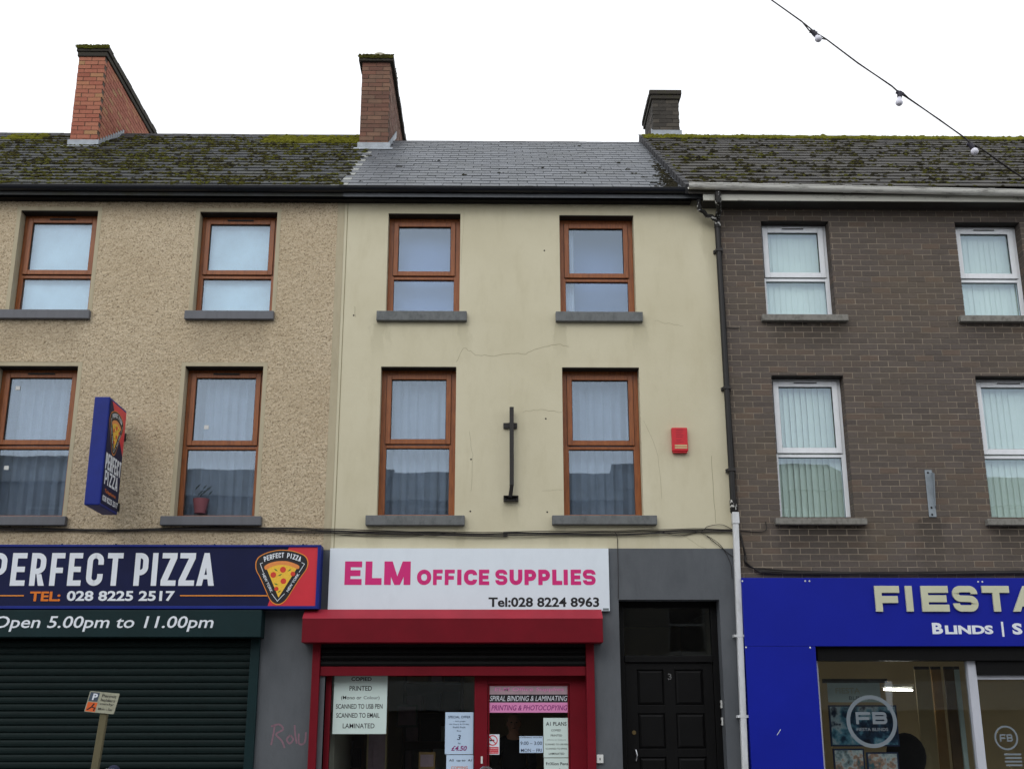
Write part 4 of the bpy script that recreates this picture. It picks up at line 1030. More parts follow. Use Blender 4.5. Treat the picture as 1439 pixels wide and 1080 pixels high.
for pts_, r_ in (([(1010, 330), (1018, 420), (1026, 560), (1037, 715)], .004), ([(1037, 714), (1037, 744), (1042, 760)], .005), ([(1018, 460), (1036, 461), (1041, 459)], .004), ([(1040, 745), (1074, 746), (1076, 732)], .005)):
    b = MB(); b.smooth = True; cable(b, pts_, r_, F-.018); b.build('thin_cable', M['cable'], cc)

# ================================================================ WALL FITTINGS
bk = thing('steel_bracket', 'old black steel sign bracket standing upright between the two middle first floor windows', 'bracket', (PX(718, 640), F, PZ(718, 640)))
x, z = P(719, 572, F-.09); xb_, zb2 = P(719, 682, F-.09); xc, zc_ = P(717, 699, F-.03)
b = MB(); b.box(x-.026, x+.026, F-.115, F-.065, zb2, z); b.build('upright_bar', M['blacksteel'], bk, .004)
b = MB(); b.prism([(-.024, -.02), (.024, -.02), (.024, .02), (-.024, .02)], lambda u, v, d: (x+u+(xc-x)*d, F-.09+v+.05*d, zb2+(zc_-zb2)*d), 0, 1); b.build('bent_foot', M['blacksteel'], bk)
xa_, za_ = P(717, 598, F-.02); b = MB(); b.box(xa_-.085, xa_+.085, F-.03, F-.001, za_-.035, za_+.035); b.box(xa_-.02, xa_+.02, F-.066, F-.03, za_-.03, za_+.03); b.build('wall_plate', M['blacksteel'], bk, .003)
xa_, za_ = P(718, 700, F-.03); b = MB(); b.box(xa_-.09, xa_+.09, F-.012, F-.001, za_-.035, za_+.035)
for q in range(2): b.box(xa_-.09, xa_+.09, F-.07, F-.012, za_-.035+.06*q, za_-.03+.06*q)
for q in (-.06, 0, .06): b.sphere((xa_+q, F-.016, za_), .013, 8, 5)
b.build('foot_plate', M['blacksteel'], bk)
gb = thing('galvanised_bracket', 'grey galvanised steel bracket bolted to the brick wall between the white windows', 'bracket', (PX(1305, 690), F, PZ(1305, 690)))
x0_, z0_ = P(1302, 660, F-.01); x9, z9 = P(1308, 726, F-.01)
b = MB(); b.box(x0_-.045+.02, x0_+.045+.02, F-.014, F-.005, z9, z0_); b.build('back_plate', M['galv'], gb, .002)
b = MB(); b.prism([(F-.014, z0_-.03), (F-.1, z0_-.06), (F-.035, z9+.13), (F-.014, z9+.1)], lambda u, v, d: (d, u, v), x0_+.052, x0_+.06); b.build('side_fin', M['galv'], gb)
b = MB()
for zz in (z0_-.035, z9+.03, z9+.115): b.sphere((x0_+.012, F-.017, zz), .013, 8, 5, (1, .6, 1))
b.build('bolt', M['gasket'], gb)
al = thing('alarm_box', 'red burglar alarm box on the cream wall right of the window', 'alarm', (PX(955, 618), F, PZ(955, 618)))
x0_, x1a, z0_, z1a = RC(944.5, 966.5, 600.5, 635.5, F-.07)
b = MB(); b.box(x0_, x1a, F-.07, F-.001, z0_+.02, z1a); b.box(x0_+.008, x1a-.008, F-.06, F-.001, z0_, z0_+.02); b.build('casing', M['redpvc'], al, .006)
b = MB(); H_ = z1a-z0_
for q in (.19, .28): b.box(x0_+.03, x1a-.012, F-.0735, F-.0705, z0_+H_*q-.008, z0_+H_*q+.008)
b.build('strip', M['alarmstrip'], al)
b = MB()
for i, zz in enumerate((.9, .83, .76, .69, .62, .5, .43)): b.box(x0_+.05, x1a-.05-(i % 3)*.012, F-.0712, F-.0702, z0_+H_*zz-.003, z0_+H_*zz+.003)
b.build('faint_print', M['redlip'], al)

# ================================================================ PIZZA SHOP
def mapY(Y): return lambda u, v, d=0.0: (u, Y-d, v)
def logo(fn, parent, lv=.001):
    """fn(u,v,d): u,v in 0..1 of the badge box"""
    def q(a, c_): return ((a-200)/850, (960-c_)/890)
    out_ = [(205, 330), (212, 250), (262, 178), (390, 115), (530, 82), (630, 76), (760, 86), (900, 125), (992, 172), (1038, 240), (1045, 320), (1018, 400), (930, 530), (830, 700), (735, 862), (665, 932), (592, 956), (520, 932), (455, 862), (375, 700), (290, 530), (222, 410)]
    O = catmull(out_, True, 4); c0 = (620, 420)
    def sh(k_): return [(c0[0]+(x-c0[0])*k_, c0[1]+(y-c0[1])*k_) for x, y in O]
    par = MB(); par.face([fn(*q(*p), lv) for p in reversed(O)]); root = par.build('badge', M['orangeprint'], parent)
    def layer(name, polys, mat, l):
        m_ = MB()
        for p in polys: m_.face([fn(*q(*a), lv+l*.0006) for a in p])
        return m_.build(name, M[mat], root)
    layer('badge_field', [list(reversed(sh(.965)))], 'blackprint', 1)
    layer('cheese', [[(385, 375), (600, 838), (868, 372), (740, 325), (625, 312), (510, 325)][::-1]], 'yellowprint', 2)
    cr = catmull([(352, 372), (356, 335), (430, 290), (540, 262), (630, 256), (730, 265), (850, 305), (903, 338), (898, 376), (868, 382), (780, 345), (700, 325), (625, 318), (540, 326), (450, 358), (382, 398)], True, 3)
    layer('crust', [cr[::-1]], 'crustprint', 3)
    circ = lambda cx, cy, r: [(cx+r*math.cos(t*.5236), cy-r*math.sin(t*.5236)) for t in range(12)]
    layer('pepperoni', [circ(498, 478, 46), circ(648, 396, 48), circ(664, 578, 46), circ(808, 462, 38), circ(560, 700, 34)], 'peppprint', 4)
    leaf = lambda cx, cy, l, a: [(cx+l*math.cos(a), cy-l*math.sin(a)), (cx-l*.3*math.sin(a), cy-l*.3*math.cos(a)), (cx-l*math.cos(a), cy+l*math.sin(a)), (cx+l*.3*math.sin(a), cy+l*.3*math.cos(a))]
    layer('basil', [leaf(535, 400, 40, -.6), leaf(752, 403, 36, .6), leaf(606, 480, 38, .5), leaf(550, 625, 36, -.3), leaf(608, 742, 32, .6)], 'greenprint', 5)
    m_ = MB()
    f2 = lambda a, c_, d: fn(*q(a, c_), d)
    for pl in ([(320, 285), (280, 300), (338, 440)], [(938, 280), (985, 305), (905, 438)], [(488, 775), (585, 895), (692, 775)]): ribflat(m_, pl, 9, f2, lv+.0024)
    n = 'PERFECT PIZZA'; 
    for i, ch in enumerate(n):
        if ch == ' ': continue
        t = (i+.3)/(len(n)-.3); x = 352+(915-352)*t; yb = 282-128*math.sin(math.pi*(.04+.92*t))**.9*.62-6; sl = (t-.5)*.5; w2, h2 = 40, 82
        rot = lambda a, c_, d, x=x, yb=yb, sl=sl: f2(x+a*math.cos(sl)+c_*math.sin(sl), yb+a*math.sin(sl)-c_*math.cos(sl)+6, d)
        addglyph(m_, ch, -w2/2+(12 if ch == 'I' else 0), w2/2-(12 if ch == 'I' else 0), 0, h2, rot, .17, .2, lv+.0026)
    for s, a0, cx, cy in (('NEW YORK', -1.09, 412, 604), ('NEW YORK', 1.045, 815, 600)):
        Lh = 165
        rot = lambda a, c_, d, a0=a0, cx=cx, cy=cy: f2(cx+a*math.cos(a0)+0-c_*math.sin(a0)*1, cy-(a*math.sin(a0)+c_*math.cos(a0)), d)
        addtext(m_, s, (-Lh, Lh, -21, 21), rot, lv+.0026, bold=.02)
    m_.build('lettering', M['whiteprint'], root); return root
YP = F-.2
pz = thing('shop_sign', 'navy pizza shop fascia sign with large white lettering and pizza slice badge', 'sign', (PX(200, 810, YP), YP, PZ(200, 855, YP)))
_, pxr, pz0, pz1 = RC(0, 448, 765, 855, YP); pxl = XL+.5
b = MB(); b.box(pxl, pxr, YP+.004, F-.001, pz0, pz1); b.build('sign_box', M['navyprint'], pz)
b = MB(); tw = .026; ring(b, pxl, pxr, pz0, pz1, tw, YP-.012, YP+.003, bot=.034); b.box(pxr+.001, pxr+.012, YP-.012, F-.001, pz0, pz1); b.build('edge_trim', M['bluetrim'], pz, .002)
fn = mapY(YP+.0035)
b = MB(); b.face([(PX(376, 851, YP), YP+.001, pz0+.035), (pxr-tw, YP+.001, pz0+.035), (pxr-tw, YP+.001, pz1-tw), (PX(406, 768, YP), YP+.001, pz1-tw)]); b.build('red_field', M['redprint'], pz)
for ch, a, c_ in (('P', -13, 9), ('E', 16, 36.5), ('R', 43, 64), ('F', 71, 90), ('E', 96, 115), ('C', 122, 145), ('T', 150, 172), ('P', 189, 208), ('I', 213.5, 220.5), ('Z', 227, 248), ('Z', 252, 274), ('A', 277, 302)):
    g = MB(); addglyph(g, ch, PX(a, 800, YP), PX(c_, 800, YP), PZ((a+c_)/2, 822.5, YP), PZ((a+c_)/2, 776.5, YP), mapY(YP+.0012), .165, .17, .0015); g.build('letter', M['whiteprint'], pz)
letters(pz, M['orangedark'], 'TEL:', (PX(42, 837, YP), PX(85, 837, YP), PZ(60, 844.3, YP), PZ(60, 830.6, YP)), mapY(YP), .0015, bold=.03)
letters(pz, M['whiteprint'], '028 8225 2517', (PX(94, 837, YP), PX(245.5, 837, YP), PZ(170, 844, YP), PZ(170, 829.6, YP)), mapY(YP), .0015, bold=.03)
g = MB()
for a, c_ in ((-60, 33.5), (253, 377)): g.box(PX(a, 836.5, YP), PX(c_, 836.5, YP), YP-.0015, YP+.001, PZ((a+c_)/2, 837.2, YP), PZ((a+c_)/2, 835.6, YP))
g.build('orange_rule', M['orangeprint'], pz)
lx0, lx1, lz0, lz1 = RC(357.5, 432.8, 771.5, 850, YP)
logo(lambda u, v, d: (lx0+(lx1-lx0)*u, YP-d, lz0+(lz1-lz0)*v), pz, .0015)
g = MB()
for px in (85, 161, 230, 300, 368, 425): g.sphere((PX(px, 765, YP), YP+.05, pz1+.008), .014, 8, 5)
g.build('fixing_lug', M['gasket'], pz)
# projecting sign
Y1, Y2 = F-.86, F-.2
ps = thing('projecting_sign', 'tall blue projecting box sign with pizza badge fixed beside a brown window', 'sign', (PX(125, 640, Y1), F, PZ(125, 715, Y1)))
a0, z0_ = P(115, 709, Y1); a1, z1_t = P(135.5, 557, Y1); b0, _ = P(139.5, 712, Y1); b1, _ = P(154.8, 557.6, Y1)
px0, px1 = (a0+a1)/2, (b0+b1)/2
b = MB(); b.box(px0, px1, Y1, Y2, z0_, z1_t); b.build('sign_case', M['bluetrim'], ps, .012)
b = MB(); b.box(px1, px1+.004, Y1+.03, Y2-.02, z0_+.03, z1_t-.03); b.build('sign_face', M['navyprint'], ps)
sidef = lambda u, v, d: (px1+.004+d, Y1+.03+(Y2-Y1-.05)*u, z0_+.03+(z1_t-z0_-.06)*v)
b = MB(); b.face([sidef(.1, 1, .0006), sidef(1, 1, .0006), sidef(1, .55, .0006)][::-1]); b.face([sidef(.72, .72, .0009), sidef(1, .82, .0009), sidef(1, .55, .0009)][::-1]); b.build('red_field', M['redprint'], ps)
logo(lambda u, v, d: sidef(.03+.86*u, .5+.44*v, d), ps, .0015)
SW, SHh = Y2-Y1-.05, z1_t-z0_-.06
for s, v0, v1, m0, wd in (('PERFECT', .335, .49, .03, .96/7), ('PIZZA', .19, .325, .06, .8/4.4)):
    x = m0
    for ch in s:
        ww = wd*.86 if ch != 'I' else wd*.42
        g = MB(); addglyph(g, ch, x*SW, (x+ww)*SW, v0*SHh, v1*SHh, lambda u, v, d: sidef(u/SW, v/SHh, d), .17, .18, .0018); g.build('letter', M['whiteprint'], ps); x += ww+wd*.14
g = MB(); addtext(g, 'Telephone:', (.14, .82, .105, .15), sidef, .0018, bold=.01, shear=.15); g.build('orange_lettering', M['orangedark'], ps)
g = MB(); addtext(g, '028 8225 2517', (.05, .97, .03, .085), sidef, .0018, bold=.03); g.build('number_lettering', M['whiteprint'], ps)
for zz in (z1_t-.28, z0_+.13):
    g = MB(); g.box((px0+px1)/2-.02, (px0+px1)/2+.02, Y2, F-.001, zz-.02, zz+.02); g.box((px0+px1)/2-.05, (px0+px1)/2+.05, F-.014, F-.001, zz-.05, zz+.05); g.build('arm', M['blacksteel'], ps)
# shutter
YQ = F-.24
sh = thing('roller_shutter', 'closed dark green roller shutter of the pizza shop under its opening hours box', 'shutter', (PX(180, 1000), F, .12))
_, qx, qz0, qz1 = RC(0, 367, 856.5, 894.5, YQ)
b = MB(); b.box(pxl, qx, YQ, F-.001, qz0, qz1); b.build('shutter_box', M['darkgreen'], sh, .006)
letters(sh, M['whiteprint'], 'Open 5.00pm to 11.00pm', (PX(-9, 876, YQ), PX(300, 876, YQ), PZ(150, 887, YQ), PZ(150, 865, YQ)), mapY(YQ), .0015, bold=.01, shear=.16)
gx1 = PX(362, 980); gx0 = PX(349, 980)
b = MB(); b.box(gx0, gx1, F-.05, F+.02, .12, qz0); b.build('guide_rail', M['darkgreen'], sh, .004)
prof = [(0, 0), (-.012, .008), (-.017, .03), (-.016, .048), (-.008, .062), (.004, .066), (.004, .07), (.012, .07), (.012, 0)]
sl_ = MB(); sl_.prism([(p[0], p[1]) for p in prof], lambda u, v, d: (d, u, v), 0, gx0-pxl+.01); sl_.smooth = False; sme = sl_.mesh('slat', M['shutterslat'])
pitch = .0795; z = qz0-.02; i = 0
while z > .12:
    z -= pitch; put('slat', sme, sh, (pxl, F-.0, max(z, .12))).scale = (1, 1, pitch/.0705)
b = MB(); wall_mesh(b, pxl-.4, XB, 0.12, zb, [(pxl, gx1-.01, 0.12, qz0+.1)], F-.003, .3); b.build('ground_floor_wall', M['greywall'], HL)
b = MB(); b.box(XL, pxl-.4, F-.003, F+.3, .12, zb); b.build('end_wall', M['greywall'], HL)
gf = MB()
for st in ([(386, 1019), (384, 1032), (381, 1046)], [(381, 1020), (392, 1017), (398, 1024), (388, 1031), (396, 1040), (400, 1050)], [(408, 1032), (403, 1038), (407, 1044), (412, 1038), (408, 1032)], [(414, 1018), (415, 1032), (417, 1044)], [(420, 1030), (420, 1043), (425, 1045), (429, 1040), (430, 1028)]):
    ribflat(gf, catmull([P(*p, F-.004) for p in st], False, 4), .02, mapY(F-.004), .001)
tag(gf.build('graffiti', M['graffiti']), 'faint pink graffiti scrawl on the grey pier beside the closed shutter', 'graffiti')

# ================================================================ ELM SHOP
YE = F-.06
es = thing('shop_sign', 'white office supplies fascia panel with magenta lettering and black telephone number', 'sign', (PX(660, 815, YE), YE, PZ(660, 857, YE)))
ex0, ex1, ez0, ez1 = RC(462.2, 856, 770, 857.8, YE)
b = MB(); b.box(ex0, ex1, YE, F-.003, ez0, ez1); b.build('panel', M['whitepanel'], es, .002)
for ch, a, c_ in (('E', 484.5, 508.5), ('L', 513.5, 536.5), ('M', 540, 577)):
    g = MB(); addglyph(g, ch, PX(a, 804, YE), PX(c_, 804, YE), PZ(530, 821.3, YE), PZ(530, 788.3, YE), mapY(YE), .29 if ch != 'E' else .25, .3, .0015); g.build('letter', M['magenta'], es)
for ch, a, c_ in (('O', 586, 606), ('F', 608.5, 622), ('F', 625, 639), ('I', 642.5, 649.5), ('C', 652, 670.5), ('E', 673, 687.5), ('S', 696, 713), ('U', 716, 734), ('P', 737, 753.5), ('P', 756.5, 773), ('L', 776, 790), ('I', 792, 799), ('E', 802, 816.5), ('S', 819, 837)):
    g = MB(); addglyph(g, ch, PX(a, 811, YE), PX(c_, 811, YE), PZ((a+c_)/2, 821.5, YE), PZ((a+c_)/2, 799.8, YE), mapY(YE), .275 if ch not in 'ESF' else .245, .42, .0015); g.build('letter', M['magenta'], es)
letters(es, M['blackprint'], 'Tel:028 8224 8963', (PX(686.5, 846, YE), PX(842, 846, YE), PZ(764, 852.5, YE), PZ(764, 838.5, YE)), mapY(YE), .0015, bold=.028)
g = MB(); xx, zz = P(852, 855.5, YE); g.box(xx-.04, xx+.03, YE-.002, YE, zz-.012, zz+.012); g.build('maker_tab', M['greyprint'], es)
# red shutter box + guides + bottom rail
YB = F-.27
rs = thing('roller_shutter', 'rolled up dark red shutter box over the office supplies shop window', 'shutter', (PX(636, 900, YB), F, .12))
rx0, rx1, rz0, rz1 = RC(424.3, 847.3, 868.5, 902, YB); zt_b = PZ(636, 857.5, YE)
b = MB(); b.prism([(YB, rz0), (YB, rz1), (F-.1, zt_b+.002), (F-.004, zt_b+.002), (F-.004, rz0)], lambda u, v, d: (d, u, v), rx0, rx1); b.build('shutter_box', M['redpaint'], rs, .004)
b = MB(); b.prism([(YB-.003, rz1-.004), (YB-.003, rz1+.004), (F-.1, zt_b+.01), (F-.1, zt_b+.0035)], lambda u, v, d: (d, u, v), rx0-.002, rx1+.002); b.build('sloping_lid', M['redlip'], rs)
for a, c_ in ((439, 450), (823.5, 835)):
    b = MB(); aa, cc_ = PX(a, 925, F-.05), PX(c_, 925, F-.05); b.box(aa, cc_, F-.06, F+.098, .12, rz0+.002); b.build('guide_rail', M['redpaint'], rs, .004)
yz0, yz1 = PZ(636, 949, F-.01), PZ(636, 936, F-.01)
b = MB(); b.box(PX(450, 925, F-.05)+.003, PX(823.5, 925, F-.05)-.003, F-.035, F+.01, yz0, yz1); b.build('bottom_rail', M['redpaint'], rs, .004)
z = yz1+.002; k_ = 0
while z < rz0+.1:
    b = MB(); b.prism([(p[0], p[1]) for p in prof], lambda u, v, d: (d, F-.01+u, z+v), PX(450, 925, F-.05)+.004, PX(823.5, 925, F-.05)-.004); b.build('slat', M['blackpaint'], rs); z += .072
# shop front joinery, set back
YS = F+.1
fx = lambda a: PX(a, 1010, YS); ztop = rz0+.05
b = MB()
for a, c_ in ((438.5, 463.5), (666.5, 685), (801, 834)): b.box(fx(a), fx(c_), YS, YS+.09, .12, ztop)
b.box(fx(463.5), fx(666.5), YS+.002, YS+.088, PZ(636, 946, YS), ztop-.01); b.box(fx(685), fx(801), YS+.002, YS+.088, PZ(740, 960, YS), ztop-.01); b.box(fx(463.5), fx(666.5), YS+.002, YS+.088, .12, .75)
sf = b.build('shopfront_frame', M['redpaint'], HM, .005)
b = MB(); b.box(fx(463.5)-.01, fx(666.5)+.01, YS+.04, YS+.048, .74, PZ(636, 945, YS)); b.build('shop_pane', M['shopglass'], HM)
b = MB(); dx0, dx1, dzT = fx(685)+.003, fx(801)-.003, PZ(740, 960, YS)-.003; ring(b, dx0, dx1, .14, dzT, .02, YS+.02, YS+.065, bot=.25); sdr = b.build('shop_door', M['redpaint'], HM, .004)
b = MB(); b.box(dx0+.015, dx1-.015, YS+.04, YS+.046, .38, dzT-.015); b.build('pane', M['shopglass'], sdr)
b = MB(); hx, hz = P(677, 1067, YS); b.box(hx-.011, hx+.011, YS-.006, YS, hz-.04, hz+.04); b.build('latch_plate', M['white'], sdr)
b = MB(); b.smooth = True; hx, hz = P(683, 1078, YS-.04); b.tube([(hx-.06, YS-.045, hz-.02), (hx-.03, YS-.05, hz+.005), (hx+.02, YS-.05, hz+.008), (hx+.06, YS-.045, hz-.02)], .014, 8); b.build('handle', M['steel'], sdr)
# paper notices stuck behind / on the glass
def poster(rect, mat, label, lines=(), Y=YS+.035, cat='notice', mats=None, bands=()):
    x0, x1, z0, z1 = RC(*rect, Y); o = thing('paper_notice' if cat == 'notice' else cat, label, cat, (x0, Y, z0))
    b = MB(); b.box(x0, x1, Y, Y+.0015, z0, z1); b.build('sheet', M[mat], o)
    U = lambda u: x0+(x1-x0)*u
    V = lambda v: z0+(z1-z0)*v
    for (u0, u1, v0, v1, mt) in bands: b = MB(); b.box(U(u0), U(u1), Y-.0008, Y, V(v0), V(v1)); b.build('printed_band', M[mt], o)
    by = {}
    for (s, u0, u1, v0, v1, mt, bold, shr) in lines: by.setdefault(mt, []).append((s, u0, u1, v0, v1, bold, shr))
    for mt, L in by.items():
        for s, u0, u1, v0, v1, bold, shr in L: g = MB(); addtext(g, s, (U(u0), U(u1), V(v0), V(v1)), mapY(Y), .0016, bold=bold, shear=shr); g.build('lettering', M[mt], o)
    return o, U, V, Y
K = 'blackprint'
poster((468.5, 543.7, 947, 1030.5), 'paper', 'large white notice listing printing and scanning at the top left of the red shop window',
       [('COPIED', .32, .7, .89, .955, K, .02, 0), ('PRINTED', .29, .71, .725, .805, K, .012, 0), ('(Mono or', .14, .52, .56, .64, K, .004, 0), ('Colour)', .56, .86, .565, .635, 'greyprint', .01, 0),
        ('SCANNED TO USB PEN', .05, .92, .42, .5, K, .008, 0), ('SCANNED TO EMAIL', .06, .87, .27, .35, K, .008, 0), ('LAMINATED', .19, .78, .095, .175, K, .005, 0)])
poster((625.5, 665, 1000, 1059), 'paperblue', 'pale blue special offer notice priced 4.50 beside the shop door', 
       [('SPECIAL OFFER', .1, .9, .855, .915, 'bluegreyprint', .01, 0), ('- A4 page', .28, .72, .76, .8, 'bluegreyprint', 0, 0), ('A4 Diary & Order', .14, .86, .69, .73, 'bluegreyprint', 0, 0), ('Refill Pads', .28, .72, .62, .66, 'bluegreyprint', 0, 0),
        ('Buy', .42, .58, .53, .57, 'bluegreyprint', 0, 0), ('3', .43, .56, .34, .46, 'bluegreyprint', .01, .2), ('for', .46, .56, .24, .28, 'bluegreyprint', 0, 0), ('£4.50', .22, .78, .08, .2, 'purpleprint', .025, .25)])
poster((627, 665, 1060, 1110), 'paperblue', 'pale blue copying notice below the special offer sheet', [('A5  up to  A1', .1, .95, .8, .88, K, .012, 0), ('COPYING', .18, .8, .6, .68, 'orangedark', .005, 0)])
poster((686, 799.5, 962, 1000.5), 'paperfade', 'wide faded strip above the glass door advertising binding, laminating and photocopying',
       [('ELM Office Supplies', .08, .94, .74, .92, 'paperpink', .01, .1), ('SPIRAL BINDING & LAMINATING', .02, .98, .42, .61, 'whiteprint', 0, .25), ('PRINTING & PHOTOCOPYING', .04, .98, .08, .27, 'purpleprint', .01, .25)],
       bands=((.0, 1, .37, .66, 'blackprint'), (0, 1, 0, .36, 'paperpink')), cat='notice')
o, U, V, Yq = poster((682.8, 701.8, 1031, 1059.5), 'whitepanel', 'small no smoking notice with a red circle on the shop door glass', [('NO SMOKING', .1, .9, .27, .34, 'whiteprint', 0, 0), ('It is against the law', .1, .9, .17, .22, 'whiteprint', 0, 0), ('to smoke here', .1, .9, .08, .13, 'whiteprint', 0, 0)], bands=((.06, .94, .04, .38, 'redprint'),))
b = MB(); cx, cz, rr = U(.5), V(.7), (U(1)-U(0))*.34
ribflat(b, [(cx+rr*math.cos(t*.314), cz+rr*math.sin(t*.314)) for t in range(20)], .011, mapY(Yq), .0015, True); ribflat(b, [(cx-rr*.68, cz+rr*.68), (cx+rr*.68, cz-rr*.68)], .011, mapY(Yq), .0018); b.build('ban_symbol', M['redprint'], o)
b = MB(); b.box(cx-rr*.6, cx+rr*.35, Yq-.0012, Yq-.0004, cz-.008, cz+.008); b.build('cigarette', M['blackprint'], o)
poster((730, 763, 1033.5, 1057), 'paperblue', 'opening hours notice 9:00 to 3:00 on the shop door glass', [('OPENING HOURS', .04, .96, .88, .97, K, 0, 0), ('9:00 – 3:00', .04, .96, .47, .68, 'bluegreyprint', .006, 0), ('MON – FRI', .06, .94, .05, .25, 'bluegreyprint', .004, 0)])
poster((763.8, 800, 1008, 1063.5), 'paper', 'tall white A1 plans notice at the right of the shop door glass', [('A1 PLANS', .1, .9, .8, .9, K, .012, 0), ('COPIED', .3, .68, .66, .71, K, 0, 0), ('PRINTED', .28, .72, .53, .58, K, 0, 0), ('(Mono or Colour)', .14, .86, .42, .46, 'greyprint', 0, 0),
        ('SCANNED TO USB PEN', .06, .94, .31, .35, K, 0, 0), ('SCANNED TO EMAIL', .08, .92, .2, .24, K, 0, 0), ('LAMINATED', .2, .8, .07, .12, K, .005, 0)])
poster((764.5, 800, 1064.5, 1100), 'paper', 'white pens notice below the A1 plans notice', [('FriXion Pens', .08, .95, .72, .84, K, .012, 0), ('from', .6, .85, .5, .6, K, 0, 0)])
# interior of the office supplies shop
inn = MB(); ix0, ix1 = sxl-.6, XD-.05
inn.box(ix0, ix1, F+3.2, F+3.3, 0, 3.1); inn.box(ix0-.1, ix0, F+.33, F+4.4, 0, 3.1); inn.box(dxl-.25, dxl-.2, F+.33, F+4.4, 0, 3.1); inn.build('shop_walls', M['warmwall'], HM)
inn = MB(); inn.box(ix0, ix1, F+.33, F+4.4, 3.1, 3.2); inn.build('shop_ceiling', M['roomdark'], HM)
inn = MB(); inn.box(ix0, ix1, F+.0, F+4.4, .02, .14); inn.build('shop_floor', M['floorboards'], HM)
CN = {'shopdark': 'dark brown', 'cardboard': 'tan', 'shopgrey': 'grey', 'darkcloth': 'black', 'paperfade': 'faded pink', 'white': 'white'}
ORD = ['first', 'second', 'third', 'fourth', 'fifth', 'sixth', 'seventh', 'eighth']; SHN = ['', 'top', 'second', 'third', 'bottom']; SHN6 = ['', 'top', 'second', 'third', 'fourth', 'fifth', 'bottom']
def shelf_unit(x0, x1, Y, z1, label, rows, seed):
    rr = random.Random(seed); t = thing('shelf_unit', label, 'shelves', (x0, Y, .14)); dp_ = .35
    b = MB(); b.box(x0, x0+.03, Y, Y+dp_, .14, z1); b.box(x1-.03, x1, Y, Y+dp_, .14, z1); b.box(x0, x1, Y+dp_, Y+dp_+.02, .14, z1); b.build('frame', M['shelfwood'], t)
    zs = [.3+(z1-.35)*i/rows for i in range(rows+1)]
    for z in zs:
        b = MB(); b.box(x0+.031, x1-.031, Y, Y+dp_-.002, z, z+.022); b.build('shelf', M['shelfwood'], t)
    for zi, (z, zn) in enumerate(zip(zs, zs[1:])):
        x = x0+.05; nn = 0
        while x < x1-.15:
            w2 = rr.uniform(.08, .3); h2 = rr.uniform(.45, .85)*(zn-z-.03); x2 = min(x+w2, x1-.04)
            b = MB(); b.box(x, x2-.01, Y+.03, Y+.28, z+.023, z+.023+h2); mt_ = rr.choice(['shopdark', 'cardboard', 'shopgrey', 'darkcloth', 'paperfade', 'white', 'shopdark']); tag(b.build('stock_box', M[mt_]), '%s pack, %s from left on the %s shelf of the %s shelf unit' % (CN[mt_], ORD[nn], SHN[rows-zi] if rows < 6 else SHN6[rows-zi], 'wide' if rows == 6 else 'narrow'), 'box', 'stock on the shop shelves'); nn += 1; x = x2+rr.uniform(0, .06)
shelf_unit(PX(565, 1030, F+2.8), PX(650, 1030, F+2.8), F+2.8, 2.75, 'dark wooden shelves of stock at the back of the office supplies shop', 6, 3)
shelf_unit(PX(470, 1030, F+2), PX(512, 1030, F+2), F+2.0, 2.1, 'narrow shelf unit behind the left of the red shop window', 4, 5)
ct = thing('shop_counter', 'wooden counter inside the office supplies shop behind the door', 'counter', (PX(700, 1070, F+.9), F+.8, .14))
b = MB(); b.box(PX(600, 1070, F+1), PX(770, 1070, F+1), F+.8, F+1.2, .14, 1.0); b.build('cabinet', M['shelfwood'], ct); b = MB(); b.box(PX(596, 1070, F+1), PX(774, 1070, F+1), F+.75, F+1.25, 1.001, 1.04); b.build('worktop', M['cardboard'], ct)
for (px_, py_, yy, w2, h2, mt, lb) in ((600, 1068, F+1.0, .2, .2, 'cardboard', 'small cardboard box on the shop counter'), (530, 1035, F+1.3, .25, .9, 'warmwall', 'tall yellow display card in the shop window'), (572, 1005, F+2.5, .28, .3, 'shopgrey', 'grey framed notice hanging in the shop')):
    x, z = P(px_, py_, yy); o = thing('display_box', lb, 'box', (x, yy, z)); b = MB(); b.box(x-w2/2, x+w2/2, yy, yy+.12, z-h2/2, z+h2/2); b.build('carton', M[mt], o); b = MB(); b.box(x-w2/2+.02, x+w2/2-.02, yy-.004, yy, z-h2/2+.03, z+h2/2-.03); b.build('label_face', M['paperfade'], o)
# small white box on the pier
kx0, kx1, kz0, kz1 = RC(838.5, 848, 1059.5, 1071.5, F-.04)
kb = thing('key_switch', 'small white shutter key switch on the grey pier right of the red shop door', 'switch', ((kx0+kx1)/2, F, kz0)); b = MB(); b.box(kx0, kx1, F-.04, F-.003, kz0, kz1); b.build('casing', M['white'], kb, .004)
b = MB(); b.box((kx0+kx1)/2-.005, (kx0+kx1)/2+.005, F-.042, F-.04, (kz0+kz1)/2-.016, (kz0+kz1)/2+.012); b.build('keyhole', M['gasket'], kb)

